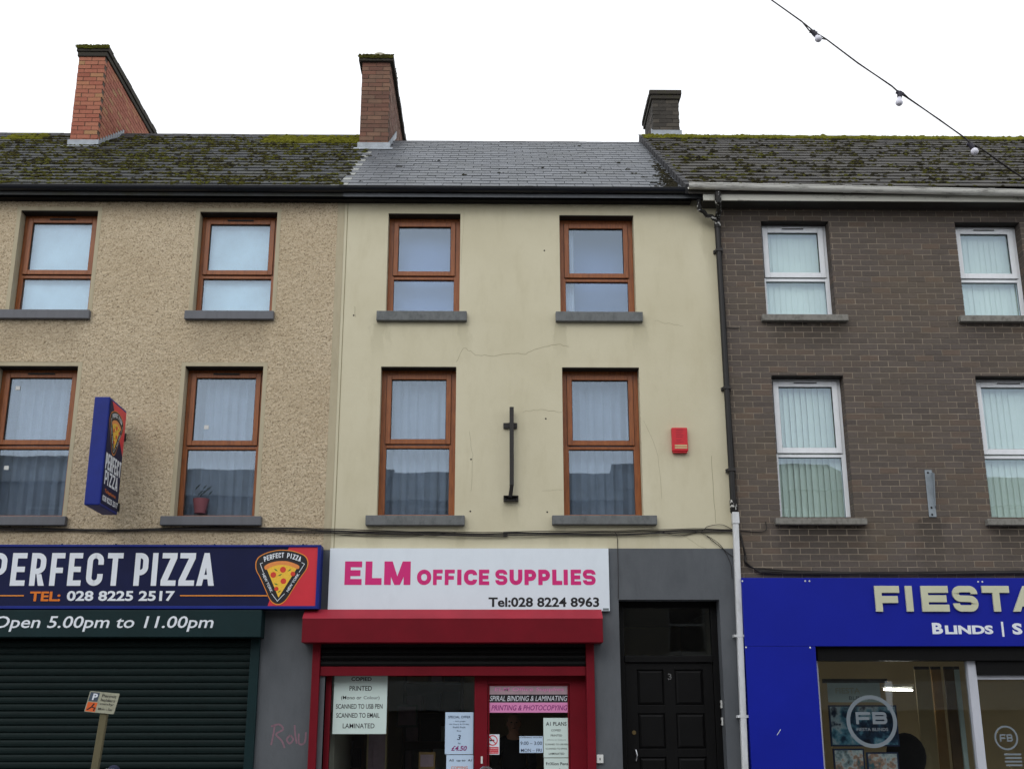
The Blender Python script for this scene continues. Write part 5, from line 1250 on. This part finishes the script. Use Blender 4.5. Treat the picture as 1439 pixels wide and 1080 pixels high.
# ================================================================ STREET DOOR No. 3
YD = F+.2
b = MB(); ring(b, dxl, dxr, .12, dzt, .075, YD, YD+.1, bot=.02); lt = PZ(940, 930, YD); b.box(dxl+.075, dxr-.075, YD-.012, YD+.1, lt, PZ(940, 920.5, YD)); b.build('door_frame', M['blackpaint'], HM, .005)
b = MB(); b.box(dxl+.07, dxr-.07, YD+.05, YD+.056, PZ(940, 921, YD), dzt-.07); b.build('fanlight', M['shopglass'], HM)
lx0_, lx1_ = dxl+.078, dxr-.078
door = MB(); door.box(lx0_, lx1_, YD+.045, YD+.085, .14, lt-.003); dr = door.build('street_door', M['blackpaint'], HM, .003); dr['label'] = 'black six panelled street door numbered 3'
rows = [(940, 990), (1001.5, 1051.5), (1063, 1115)]; colsx = [(896.5, 934.5), (950, 990.5)]
stile = MB()
xs_ = [(PX(a, 990, YD), PX(c_, 990, YD)) for a, c_ in colsx]; zs_ = [(PZ(940, bt, YD), PZ(940, tp, YD)) for tp, bt in rows]
zs_.append((.35, zs_[-1][0]-.12))
stile.box(lx0_, xs_[0][0], YD+.022, YD+.044, .14, lt-.004); stile.box(xs_[0][1], xs_[1][0], YD+.022, YD+.044, .14, lt-.004); stile.box(xs_[1][1], lx1_, YD+.022, YD+.044, .14, lt-.004)
tops = [lt-.004]+[z[0] for z in zs_]; bots = [z[1] for z in zs_]+[.14]
for zt2, zb3 in zip(tops, bots):
    for a, c_ in xs_: stile.box(a, c_, YD+.0222, YD+.044, zb3, zt2)
stile.build('door_rails', M['blackpaint'], dr, .003)
for a, c_ in xs_:
    for z0_, z1_ in zs_:
        pn = MB(); i_ = .035; pn.face([(a+i_, YD+.025, z0_+i_), (c_-i_, YD+.025, z0_+i_), (c_-i_, YD+.025, z1_-i_), (a+i_, YD+.025, z1_-i_)])
        q1 = [(a+.006, YD+.044, z0_+.006), (c_-.006, YD+.044, z0_+.006), (c_-.006, YD+.044, z1_-.006), (a+.006, YD+.044, z1_-.006)]; q2 = [(a+i_, YD+.025, z0_+i_), (c_-i_, YD+.025, z0_+i_), (c_-i_, YD+.025, z1_-i_), (a+i_, YD+.025, z1_-i_)]
        for e in range(4): pn.face([q1[e], q1[(e+1) % 4], q2[(e+1) % 4], q2[e]])
        pn.build('door_panel', M['blackpaint'], dr)
b = MB(); nx, nz = P(941, 950, YD+.02); addtext(b, '3', (nx-.023, nx+.023, nz-.036, nz+.036), mapY(YD+.02), .004, bold=.02); b.build('door_number', M['steel'], dr)
b = MB(); x, z = P(891, 1028.5, YD+.02); b.smooth = True; b.tube([(x, YD+.03, z), (x, YD+.008, z)], .024, 14); b.build('door_lock', M['brass'], dr)
b = MB(); x, z = P(892, 1052, YD); x2, z2 = P(892, 1069, YD); b.smooth = True; b.tube([(x, YD+.02, z), (x+.01, YD-.02, z-.01), (x+.022, YD-.035, (z+z2)/2), (x+.01, YD-.02, z2+.01), (x, YD+.02, z2)], .0095, 8); b.build('pull_handle', M['steel'], dr)
for i, (px_, py_) in enumerate(((1013.5, 989), (1016, 1013))):
    x, z = P(px_, py_, YD-.06); x = dxr-.004
    o = thing('door_bell', 'upper white bell push on the jamb beside the black street door' if i == 0 else 'lower white bell push on the jamb beside the black street door', 'bell push', (x, YD-.06, z))
    b = MB(); b.box(x-.016, x, YD-.1, YD-.04, z-.045, z+.045); b.build('casing', M['white'], o, .004); b = MB(); b.box(x-.02, x-.016, YD-.08, YD-.06, z-.014, z+.014); b.build('button', M['gasket'], o)
hal = MB(); hal.box(dxl-.15, dxr+.02, F+3.9, F+4, .12, 3.2); hal.box(dxl-.198, dxl-.15, F+.33, F+4, .12, 3.2); hal.box(dxr+.02, dxr+.06, F+.33, F+3.9, .12, 3.2); hal.build('hall_walls', M['roomwall'], HM)
# ================================================================ BLUE BLINDS SHOP
YF = F-.14
fs = thing('shop_sign', 'royal blue fascia sign and side panel with raised cream letters over the blinds shop', 'sign', (PX(1240, 860, YF), YF, PZ(1240, 907, YF)))
bx0 = PX(1044.5, 860, YF); bz1 = PZ(1240, 811.5, YF); bz0 = PZ(1240, 907.3, YF); bpx = PX(1152, 990, YF)
b = MB(); b.box(bx0, XR, YF, F-.001, bz0, bz1); b.build('fascia_panel', M['fiestablue'], fs, .003)
b = MB(); b.box(bx0, bpx-.002, YF+.0015, F-.001, .12, bz0-.002); b.build('side_panel', M['fiestablue'], fs, .003)
for ch, a, c_ in (('F', 1229, 1263.5), ('I', 1272, 1285), ('E', 1294, 1332), ('S', 1338, 1373), ('T', 1380, 1418), ('A', 1421, 1464)):
    g = MB(); addglyph(g, ch, PX(a, 841, YF), PX(c_, 841, YF), PZ((a+c_)/2, 859, YF), PZ((a+c_)/2, 823, YF), mapY(YF-.016), .27 if ch != 'S' else .25, .44, .012, depth=.024)
    g.build('letter', M['khaki'], fs)
g = MB()
def small(s, a, c_, t, bt): letters(fs, M['whiteprint'], s, (PX(a, 884, YF), PX(c_, 884, YF), PZ((a+c_)/2, bt, YF), PZ((a+c_)/2, t, YF)), mapY(YF), .003, bold=.045)
small('B', 1310, 1325, 874.5, 890.3); small('LINDS', 1328, 1395.5, 878, 890.5); small('|', 1407.5, 1410.5, 873, 894); small('S', 1422.5, 1436.5, 875, 891)
b = MB()
for px_, py_ in ((1131.5, 816), (1137.5, 816), (1374.5, 817), (1380.5, 817), (1042.5, 816), (1048, 909), (1138.5, 909.5)):
    x, z = P(px_, py_, YF); b.sphere((max(x, bx0+.01), YF, z), .011, 8, 5, (1, .6, 1))
b.build('screw_cap', M['white'], fs)
b = MB(); ribflat(b, [P(1092, 1032, YF), P(1097, 1024, YF)], .006, mapY(YF), .0025); b.build('scratch', M['whitepanel'], fs)
b = MB(); wall_mesh(b, XD, XR, .12, ZBR-.302, [(bpx-.03, XR-.5, .12, PZ(1240, 906))], F+.001, .3); b.build('ground_floor_wall', M['greywall'], HR)
# joinery
YW = F+.04
zh = PZ(1240, 928, YW); wx = lambda a, py=1000: PX(a, py, YW)
b = MB(); b.box(wx(1152), XR-.5, YW-.1, YW+.12, zh, bz0+.05); b.build('shutter_housing', M['blackpaint'], HR)
zd = PZ(1400, 948, YW); b = MB(); b.box(wx(1371, 940), XR-.5, YW-.05, YW+.1, zd, zh-.001); b.build('door_head', M['blackpaint'], HR)
mxa, mxb = wx(1365), wx(1377)
b = MB(); b.box(bpx, bpx+.055, YW-.02, YW+.06, .12, zh); b.box(mxa, mxb, YW-.03, YW+.06, .12, zh-.002); b.box(mxb+.001, XR-.5, YW-.001, YW+.06, zd-.05, zd-.001)
b.box(bpx+.055, mxa, YW, YW+.06, .12, .55); b.build('window_frame', M['aluminium'], HR, .004)
b = MB(); b.box(bpx+.05, mxa+.005, YW+.03, YW+.037, .54, zh); b.build('shop_pane', M['shopglass'], HR)
b = MB(); b.box(mxb-.005, XR-.6, YW+.03, YW+.037, .14, zd-.04); b.build('door_pane', M['shopglass'], HR)
# vinyl roundels on the glass
def roundel(cx, cy, r_px, label, big):
    Y = YW+.028; x, z = P(cx, cy, Y); r = PX(cx+r_px, cy, Y)-x
    o = thing('vinyl_roundel', label, 'window decal', (x, Y, z)); b = MB(); t = r*.15
    ribflat(b, [(x+(r-t/2)*math.cos(a*math.pi/24), z+(r-t/2)*math.sin(a*math.pi/24)) for a in range(48)], t, mapY(Y), .001, True); b.build('ring', M['frost'], o)
    b = MB(); s = .62 if big else .55
    for ch, a, c_ in (('F', -s, -.04), ('B', .04, s)): addglyph(b, ch, x+a*r, x+c_*r, z+(-.1 if big else -.3)*r, z+(.36 if big else .3)*r, mapY(Y), .25 if big else .2, .4, .0012)
    b.build('initials', M['frost'], o)
    if big: b = MB(); addtext(b, 'FIESTA BLINDS', (x-.62*r, x+.62*r, z-.36*r, z-.24*r), mapY(Y), .0012, bold=.01); b.build('lettering', M['frost'], o)
    return o
roundel(1225, 1013, 35.5, 'large frosted round FB decal on the left pane of the blinds shop', True)
roundel(1414, 1036, 16.5, 'small frosted round FB decal on the door glass of the blinds shop', False)
b = MB(); x, z = P(1424, 1068, YW+.028)
for i in range(4): b.box(x-.1+.01*(i % 2), x+.1, YW+.026, YW+.028, z+.06-i*.04, z+.08-i*.04)
tag(b.build('opening_hours_decal', M['frost']), 'small block of frosted lines low on the glass door of the blinds shop', 'window decal')
# interior
b = MB(); fx0, fx1 = XD+.2, XR-.3
b.box(fx0, fx1, F+5, F+5.1, .12, 3.2); b.box(fx0-.1, fx0, F+.4, F+5, .12, 3.2); b.build('shop_walls', M['warmwall'], HR)
b = MB(); b.box(fx0, fx1, F+.4, F+5, 3.2, 3.3); b.build('shop_ceiling', M['white'], HR); b = MB(); b.box(fx0, fx1, F+.3, F+5, .02, .14); b.build('shop_floor', M['floorboards'], HR)
o, U, V, Yq = poster((1163, 1237, 959, 986), 'paper', 'hanging white blinds poster with faded lettering inside the shop window', [('FIESTA', .15, .62, .45, .75, 'khaki', .02, 0), ('BLINDS', .4, .8, .12, .32, 'greyprint', .01, 0)], Y=F+.9, cat='poster')
b = MB(); b.box(U(0)-.05, U(1)+.1, F+.89, F+.93, V(1), V(1)+.05); b.build('hanging_rail', M['gasket'], o)
def picture(rect, Y, label, mt):
    x0, x1, z0, z1 = RC(*rect, Y); o = thing('picture_board', label, 'poster', (x0, Y, z0)); b = MB(); b.box(x0, x1, Y, Y+.02, z0, z1); b.build('board', M['bluegreyprint'], o)
    b = MB(); b.box(x0+.02, x1-.02, Y-.003, Y-.0005, z0+.02, z1-.02); b.build('photograph', M[mt], o)
picture((1166, 1262, 990, 1048), F+1.0, 'blue room photograph board hanging behind the large round decal', 'photo1')
picture((1172, 1216, 1051, 1100), F+.8, 'family photograph board at the bottom of the blinds shop window', 'photo2')
picture((1219, 1264, 1056, 1102), F+.82, 'second photograph board just right of the family photograph', 'photo2')
tb = thing('strip_light', 'lit fluorescent strip light inside the blinds shop', 'light', (*P(1262, 968, F+2.6)[:1], F+2.6, PZ(1262, 968, F+2.6)))
x0_, z_ = P(1242, 968, F+2.6); x1_, _ = P(1282, 968, F+2.6); b = MB(); b.smooth = True; b.tube([(x0_, F+2.6, z_), (x1_, F+2.6, z_-.01)], .013, 8); b.build('tube', M['tube'], tb); b = MB(); b.box(x0_-.02, x1_+.02, F+2.57, F+2.63, z_+.03, z_+.07); b.build('fitting', M['white'], tb)
for i, (px_, w2, mt, yy) in enumerate(((1302, .2, 'warmwall', F+2.2), (1322, .13, 'cardboard', F+2.4), (1342, .16, 'shelfwood', F+2.0), (1352, .06, 'paper', F+1.6))):
    x = PX(px_, 1010, yy); o = thing('sample_panel', ['wide beige vertical blind sample', 'tan vertical blind sample', 'brown vertical blind sample', 'thin pale hanging blind sample'][i]+' standing inside the blinds shop', 'blind sample', (x, yy, .14))
    b = MB(); b.box(x-w2/2, x+w2/2, yy, yy+.03, .16, PZ(px_, 940, yy)); b.build('panel', M[mt], o); b = MB(); b.box(x-w2/2, x+w2/2, yy-.004, yy+.034, PZ(px_, 940, yy)+.001, PZ(px_, 940, yy)+.04); b.build('headrail', M['shopdark'], o)
ch_ = thing('office_chair', 'black office chair with a high back inside the blinds shop', 'chair', (PX(1280, 1060, F+2), F+2, .14))
x = PX(1277, 1060, F+2); b = MB(); b.smooth = True; b.sphere((x, F+2.1, PZ(1277, 1062, F+2)), .3, 16, 10, (.9, .25, 1)); b.build('backrest', M['darkcloth'], ch_)
b = MB(); b.smooth = True; b.sphere((x, F+1.9, .62), .3, 16, 8, (1, 1, .22)); b.build('seat', M['darkcloth'], ch_); b = MB(); b.tube([(x, F+1.9, .56), (x, F+1.9, .25)], .03, 8); b.build('column', M['gasket'], ch_)
for q in range(5):
    b = MB(); a = q*1.2566; b.tube([(x, F+1.9, .26), (x+.3*math.cos(a), F+1.9+.3*math.sin(a), .18)], .02, 6); b.build('leg', M['gasket'], ch_)

# ================================================================ PEOPLE
def skin_body(name, joints, edges, radii, mat, parent, root=0, sub=2):
    me = bpy.data.meshes.new(name); me.from_pydata(joints, edges, []); o = bpy.data.objects.new(name, me); C.objects.link(o)
    o.modifiers.new('skin', 'SKIN'); 
    if not me.skin_vertices: 
        bm = bmesh.new(); bm.from_mesh(me); bm.verts.layers.skin.verify(); bm.to_mesh(me); bm.free()
    for i, v in enumerate(me.skin_vertices[0].data):
        r = radii[i]; v.radius = r if isinstance(r, tuple) else (r, r); v.use_root = (i == root)
    s = o.modifiers.new('sub', 'SUBSURF'); s.levels = sub; s.render_levels = sub
    dg = bpy.context.evaluated_depsgraph_get(); m2 = bpy.data.meshes.new_from_object(o.evaluated_get(dg)); bpy.data.objects.remove(o)
    m2.materials.clear(); m2.materials.append(mat); m2.polygons.foreach_set('use_smooth', [True]*len(m2.polygons))
    return add(name, m2, parent)
def person(x, y, z0, h, label, top, legs, bald=False, look=(0, -.06, -.02), arms='counter', cap=False):
    k = h/1.75; p = thing('person', label, 'person', (x, y, z0))
    G = lambda a, b_, c_: (x+a*k, y+b_*k, z0+c_*k)
    J = [G(0, 0, .95), G(0, .01, 1.12), G(0, .01, 1.32), G(0, 0, 1.46), G(0, -.02, 1.53), G(0, -.035, 1.6), G(0, -.03, 1.69)]
    R = [.15, .14, .155, .08, .055, .075, .07]; E = [(i, i+1) for i in range(6)]
    def chain(base, pts, rs):
        prev = base
        for q, r in zip(pts, rs): J.append(G(*q)); R.append(r); E.append((prev, len(J)-1)); prev = len(J)-1
        return prev
    for s in (-1, 1):
        if arms == 'counter': e = chain(3, [(.1*s, 0, 1.44), (.19*s, 0, 1.41), (.24*s, -.08, 1.15), (.14*s, -.33, 1.08), (.11*s, -.4, 1.08)], [.07, .058, .045, .033, .03]); hd = (.11*s, -.42, 1.08); dn = (0, -1, -.15)
        else: e = chain(3, [(.1*s, 0, 1.44), (.19*s, 0, 1.41), (.23*s, .02*s, 1.15), (.24*s, -.06*s-.03, .9), (.24*s, -.07*s-.03, .84)], [.07, .056, .043, .032, .028]); hd = (.24*s, -.07*s-.03, .82); dn = (0, -.1, -1)
        for f in range(5):                       # four fingers and a thumb
            L_ = (.075, .085, .08, .065, .055)[f]; o_ = (-.03+.02*f) if f < 4 else -.035*s
            b_ = (hd[0]+(o_ if f < 4 else -.03*s), hd[1], hd[2]); m_ = (b_[0]+dn[0]*L_*.5, b_[1]+dn[1]*L_*.5, b_[2]+dn[2]*L_*.5); e_ = (m_[0], m_[1]+dn[1]*L_*.4-.01, m_[2]+dn[2]*L_*.4-.012)
            chain(e, [b_, m_, e_], [.012, .009, .008])
        chain(0, [(.09*s, 0, .88), (.1*s, -.01-.05*s, .5), (.1*s, .03-.07*s, .1), (.1*s, -.02-.07*s, .05), (.1*s, -.14-.07*s, .035)], [.1, .066, .04, .04, .03])
    body = skin_body('body', J, E, [r*k for r in R], M['skin'], p)
    def cover(name, idx, grow, mat):
        ids = sorted(set(i for e_ in idx for i in e_)); mp = {a: i for i, a in enumerate(ids)}
        return skin_body(name, [J[i] for i in ids], [(mp[a], mp[b_]) for a, b_ in idx], [(R[i]*grow+.006)*k for i in ids], mat, p)
    n_arm = 5+15; a1, a2 = 7, 7+n_arm+5
    cover('jumper', [(0, 1), (1, 2), (2, 3)]+[(3, a1)]+[(a1+i, a1+i+1) for i in range(3)]+[(3, a2)]+[(a2+i, a2+i+1) for i in range(3)], 1.12, top)
    l1, l2 = 7+n_arm, 7+2*n_arm+5
    cover('trousers', [(0, l1), (l1, l1+1), (l1+1, l1+2), (0, l2), (l2, l2+1), (l2+1, l2+2)], 1.15, legs)
    hx, hy, hz = G(0, -.035, 1.655)
    hd_ = MB(); hd_.smooth = True; hd_.sphere((hx, hy, hz), .098*k, 20, 14, (.82, 1, 1.18)); hd_.sphere((hx, hy-.1*k, hz-.015*k), .016*k, 8, 6, (.9, 1.1, 1.6))
    for s in (-1, 1): hd_.sphere((hx+.082*k*s, hy+.01*k, hz-.005*k), .022*k, 8, 6, (.4, .8, 1.3))
    hd_.build('head', M['skin'], p)
    fc = MB()
    for s in (-1, 1): fc.sphere((hx+.032*k*s, hy-.09*k, hz+.012*k), .011*k, 8, 6, (1.2, .6, .7)); 
    fc.sphere((hx, hy-.092*k, hz-.055*k), .02*k, 8, 6, (1.2, .4, .25)); fc.build('face', M['hair'], p)
    hr = MB(); hr.smooth = True
    if cap:
        hr.sphere((hx, hy+.005*k, hz+.035*k), .106*k, 20, 14, (.86, 1.02, .95)); hr.build('hat', M['navycloth'], p)
        st = MB(); st.smooth = True; st.tube([(hx+(.098*math.cos(a)*.86-.01)*k, hy+.005*k+.098*k*math.sin(a)*1.1, hz+.07*k) for a in [R_(190+12*i) for i in range(10)]], .016*k, 8); st.build('hat_stripe', M['white'], p)
    elif bald:
        for s in (-1, 1): hr.sphere((hx+.062*k*s, hy+.04*k, hz+.0*k), .05*k, 10, 8, (.6, 1.1, 1.2))
        hr.sphere((hx, hy+.065*k, hz-.01*k), .07*k, 12, 8, (1.1, .6, 1)); hr.build('hair', M['hair'], p)
    else: hr.sphere((hx, hy+.02*k, hz+.03*k), .104*k, 20, 14, (.88, 1, 1.05)); hr.build('hair', M['hair'], p)
    return p
px_, pz_ = P(722, 1016, F+1.5)
person(px_, F+1.5, pz_-1.655*1.02, 1.75*1.02, 'person with bare crown and dark jumper standing behind the counter of the office supplies shop', M['darkcloth'], M['navycloth'], bald=True)
hz_ = PZ(160, 1074, 11.6); hh = (hz_-.0)/1.76*1.75
person(PX(161, 1078, 11.6), 11.6, 0.0 if False else .12, (hz_-.12)/1.79*1.75, 'person by the parking sign, only a navy hat with white stripe showing', M['navycloth'], M['darkcloth'], arms='down', cap=True)

# ================================================================ PARKING SIGN
YK = F-1.6
pk = thing('parking_sign', 'small dirty yellowish parking sign tilted on a weathered post before the green shutter', 'sign', (PX(120, 1100, YK), YK, .12))
xt, zt3 = P(147, 1001, YK); xl_, zl_ = P(133.5, 1080, YK); dxz = (xt-xl_)/(zt3-zl_)
b = MB(); b.prism([(-.036, -.03), (.036, -.03), (.036, .03), (-.036, .03)], lambda u, v, d: (xt+dxz*(d-zt3)+u, YK+v, d), .05, zt3+.12); b.build('post', M['wood_post'], pk, .006)
cx, cz = P(143.5, 986.5, YK-.04); ang = R_(-5); sW, sH = (PX(166, 986, YK)-PX(121, 986, YK))/2*.93, (PZ(143, 971.5, YK)-PZ(143, 1002, YK))/2*.96
def pf(u, v, d): 
    a, c_ = (u-.5)*2*sW+(v-.5)*sH*.25, (v-.5)*2*sH; return (cx+a*math.cos(ang)-c_*math.sin(ang), YK-.04-d, cz+a*math.sin(ang)+c_*math.cos(ang))
b = MB(); b.prism([(0, .03), (.03, 0), (.97, 0), (1, .03), (1, .97), (.97, 1), (.03, 1), (0, .97)], pf, 0, .006); b.build('plate', M['signyellow'], pk)
b = MB(); b.face([pf(u, v, .0068) for u, v in ((.03, .03), (.36, .03), (.36, .48), (.03, .48))]); b.build('orange_panel', M['signorange'], pk)
b = MB(); b.face([pf(u, v, .0068) for u, v in ((.03, .52), (.34, .52), (.34, .96), (.03, .96))]); b.build('blue_panel', M['parkblue'], pk)
b = MB(); addtext(b, 'P', (.14, .3, .58, .9), pf, .0076, bold=.03); b.build('parking_letter', M['whiteprint'], pk)
b = MB(); ribflat(b, [(.08, .1), (.2, .25), (.26, .42)], .05, pf, .0076); ribflat(b, [(.2, .25), (.32, .22), (.3, .08)], .045, pf, .0079)
for s, v0, v1 in (('Permit', .76, .9), ('holders', .56, .7), ('only', .36, .5), ('Mon - Sat', .14, .26)): addtext(b, s, (.44, .92, v0, v1), pf, .0076, bold=.01)
b.build('lettering', M['blackprint'], pk)

# ================================================================ FESTOON LIGHTS
YL = 9.0
fl = thing('festoon_cable', 'thin dark festoon cable strung diagonally across the sky at upper right', 'cable', (PX(1260, 130, YL), YL, PZ(1260, 130, YL)))
path = [(900, -150), (1000, -66), (1084, 0), (1130, 33), (1146, 46), (1161, 55), (1205, 88), (1254, 122), (1264, 131), (1274, 137), (1320, 168), (1357, 195), (1368, 204), (1379, 209), (1420, 239), (1439, 251), (1560, 330), (1700, 415)]
b = MB(); b.smooth = True; b.tube([(*[P(*p, YL)[0]], YL, P(*p, YL)[1]) for p in path], .0058, 8); b.build('support_wire', M['cable'], fl)
b = MB(); b.smooth = True; lp = [(900, -151), (1084, 1), (1127, 31.5), (1137, 44), (1146, 47), (1154, 55), (1161.5, 56.5), (1205, 89.5), (1252, 121), (1260, 128), (1268, 131), (1276, 138.5), (1320, 169.5), (1355, 194), (1364, 204), (1370, 205), (1380, 210.5), (1439, 252), (1700, 417)]
b.tube([(P(*p, YL)[0], YL-.008, P(*p, YL)[1]) for p in lp], .0062, 8); b.build('cable', M['cable'], fl)
for i, ((ax, ay), (bx, by), lb) in enumerate((((1143, 45.5), (1149.5, 55.5), 'uppermost opal festoon bulb hanging tilted against the white sky'), ((1264.5, 131), (1263, 145), 'middle opal festoon bulb hanging upright against the white sky'), ((1364, 204), (1369, 213.5), 'lowest opal festoon bulb hanging in front of the mossy slate roof'))):
    A = Vector((P(ax, ay, YL)[0], YL, P(ax, ay, YL)[1])); B = Vector((P(bx, by, YL)[0], YL-.01, P(bx, by, YL)[1])); d = (B-A).normalized()
    o = thing('festoon_bulb', lb, 'bulb', A, group='festoon bulbs on the cable'); s = MB(); s.smooth = True
    s.tube([A-d*.012, A-d*.01, A+d*.02, A+d*.045], [.016, .022, .022, .019], 12); s.build('lamp_holder', M['socket'], o)
    e = MB(); e.box(-.034, .034, -.012, .012, -.012, .012, Matrix.Translation(A) @ Euler((0, R_(20), 0)).to_matrix().to_4x4()); e.build('clamp', M['socket'], o, .003)
    s = MB(); s.smooth = True; s.sphere(B, .031, 16, 12); s.tube([A+d*.035, B], [.014, .024], 12); s.build('globe', M['bulb'], o)

# ================================================================ THE TERRACE ACROSS THE STREET (seen reflected in the glass)
YO = -2.2
spec = [(-16, -9.5, 8.1, 'opp_render', 'grey rendered three storey terrace at the far left across the street'), (-9.5, -3, 7.7, 'opp_render2', 'pale rendered terrace with slate roof across the street left of centre'), (-3, 3.5, 7.6, 'opp_render', 'grey terrace directly across the street'),
        (3.5, 10, 7.9, 'opp_render2', 'pale terrace across the street right of centre'), (10, 17, 7.5, 'opp_render', 'grey terrace at the far right across the street')]
for x0, x1, hh, mt, lb in spec:
    o = thing('terraced_house', lb, 'house', ((x0+x1)/2, YO, .12), 'terraced houses across the street')
    holes = [(x0+1+2.6*i, x0+2+2.6*i, z, z+1.5) for i in range(2) for z in (3.6, 5.9)]
    b = MB(); i0 = 0; wall_mesh(b, x0+.002, x1-.002, 2.9, hh, holes, YO, -.3); b.build('wall', M[mt], o)
    b = MB(); b.box(x0+.01, x1-.01, YO-.28, YO, .12, 2.2); b.build('shop_wall', M['shopdark'], o); b = MB(); b.box(x0+.1, x1-.1, YO, YO+.1, 2.2, 2.9); b.build('fascia', M['shopgrey'], o)
    for h in holes:
        b = MB(); ring(b, h[0], h[1], h[2], h[3], .06, YO-.15, YO-.1); b.box(h[0]+.06, h[1]-.06, YO-.15, YO-.1, (h[2]+h[3])/2-.03, (h[2]+h[3])/2+.03); wf = b.build('window', M['shopgrey'], o)
        b = MB(); b.box(h[0], h[1], YO-.14, YO-.13, h[2], h[3]); b.build('pane', M['shopdark'], wf); b = MB(); b.box(h[0]-.1, h[1]+.1, YO-.1, YO+.06, h[2]-.1, h[2]-.002); b.build('sill', M['sill_conc'], wf)
    b = MB(); b.prism([(YO+.2, hh-.05), (YO-3.6, hh+1.5), (YO-7.6, hh-.05)], lambda u, v, d: (d, u, v), x0, x1); b.build('roof', M['slate_left'], o)
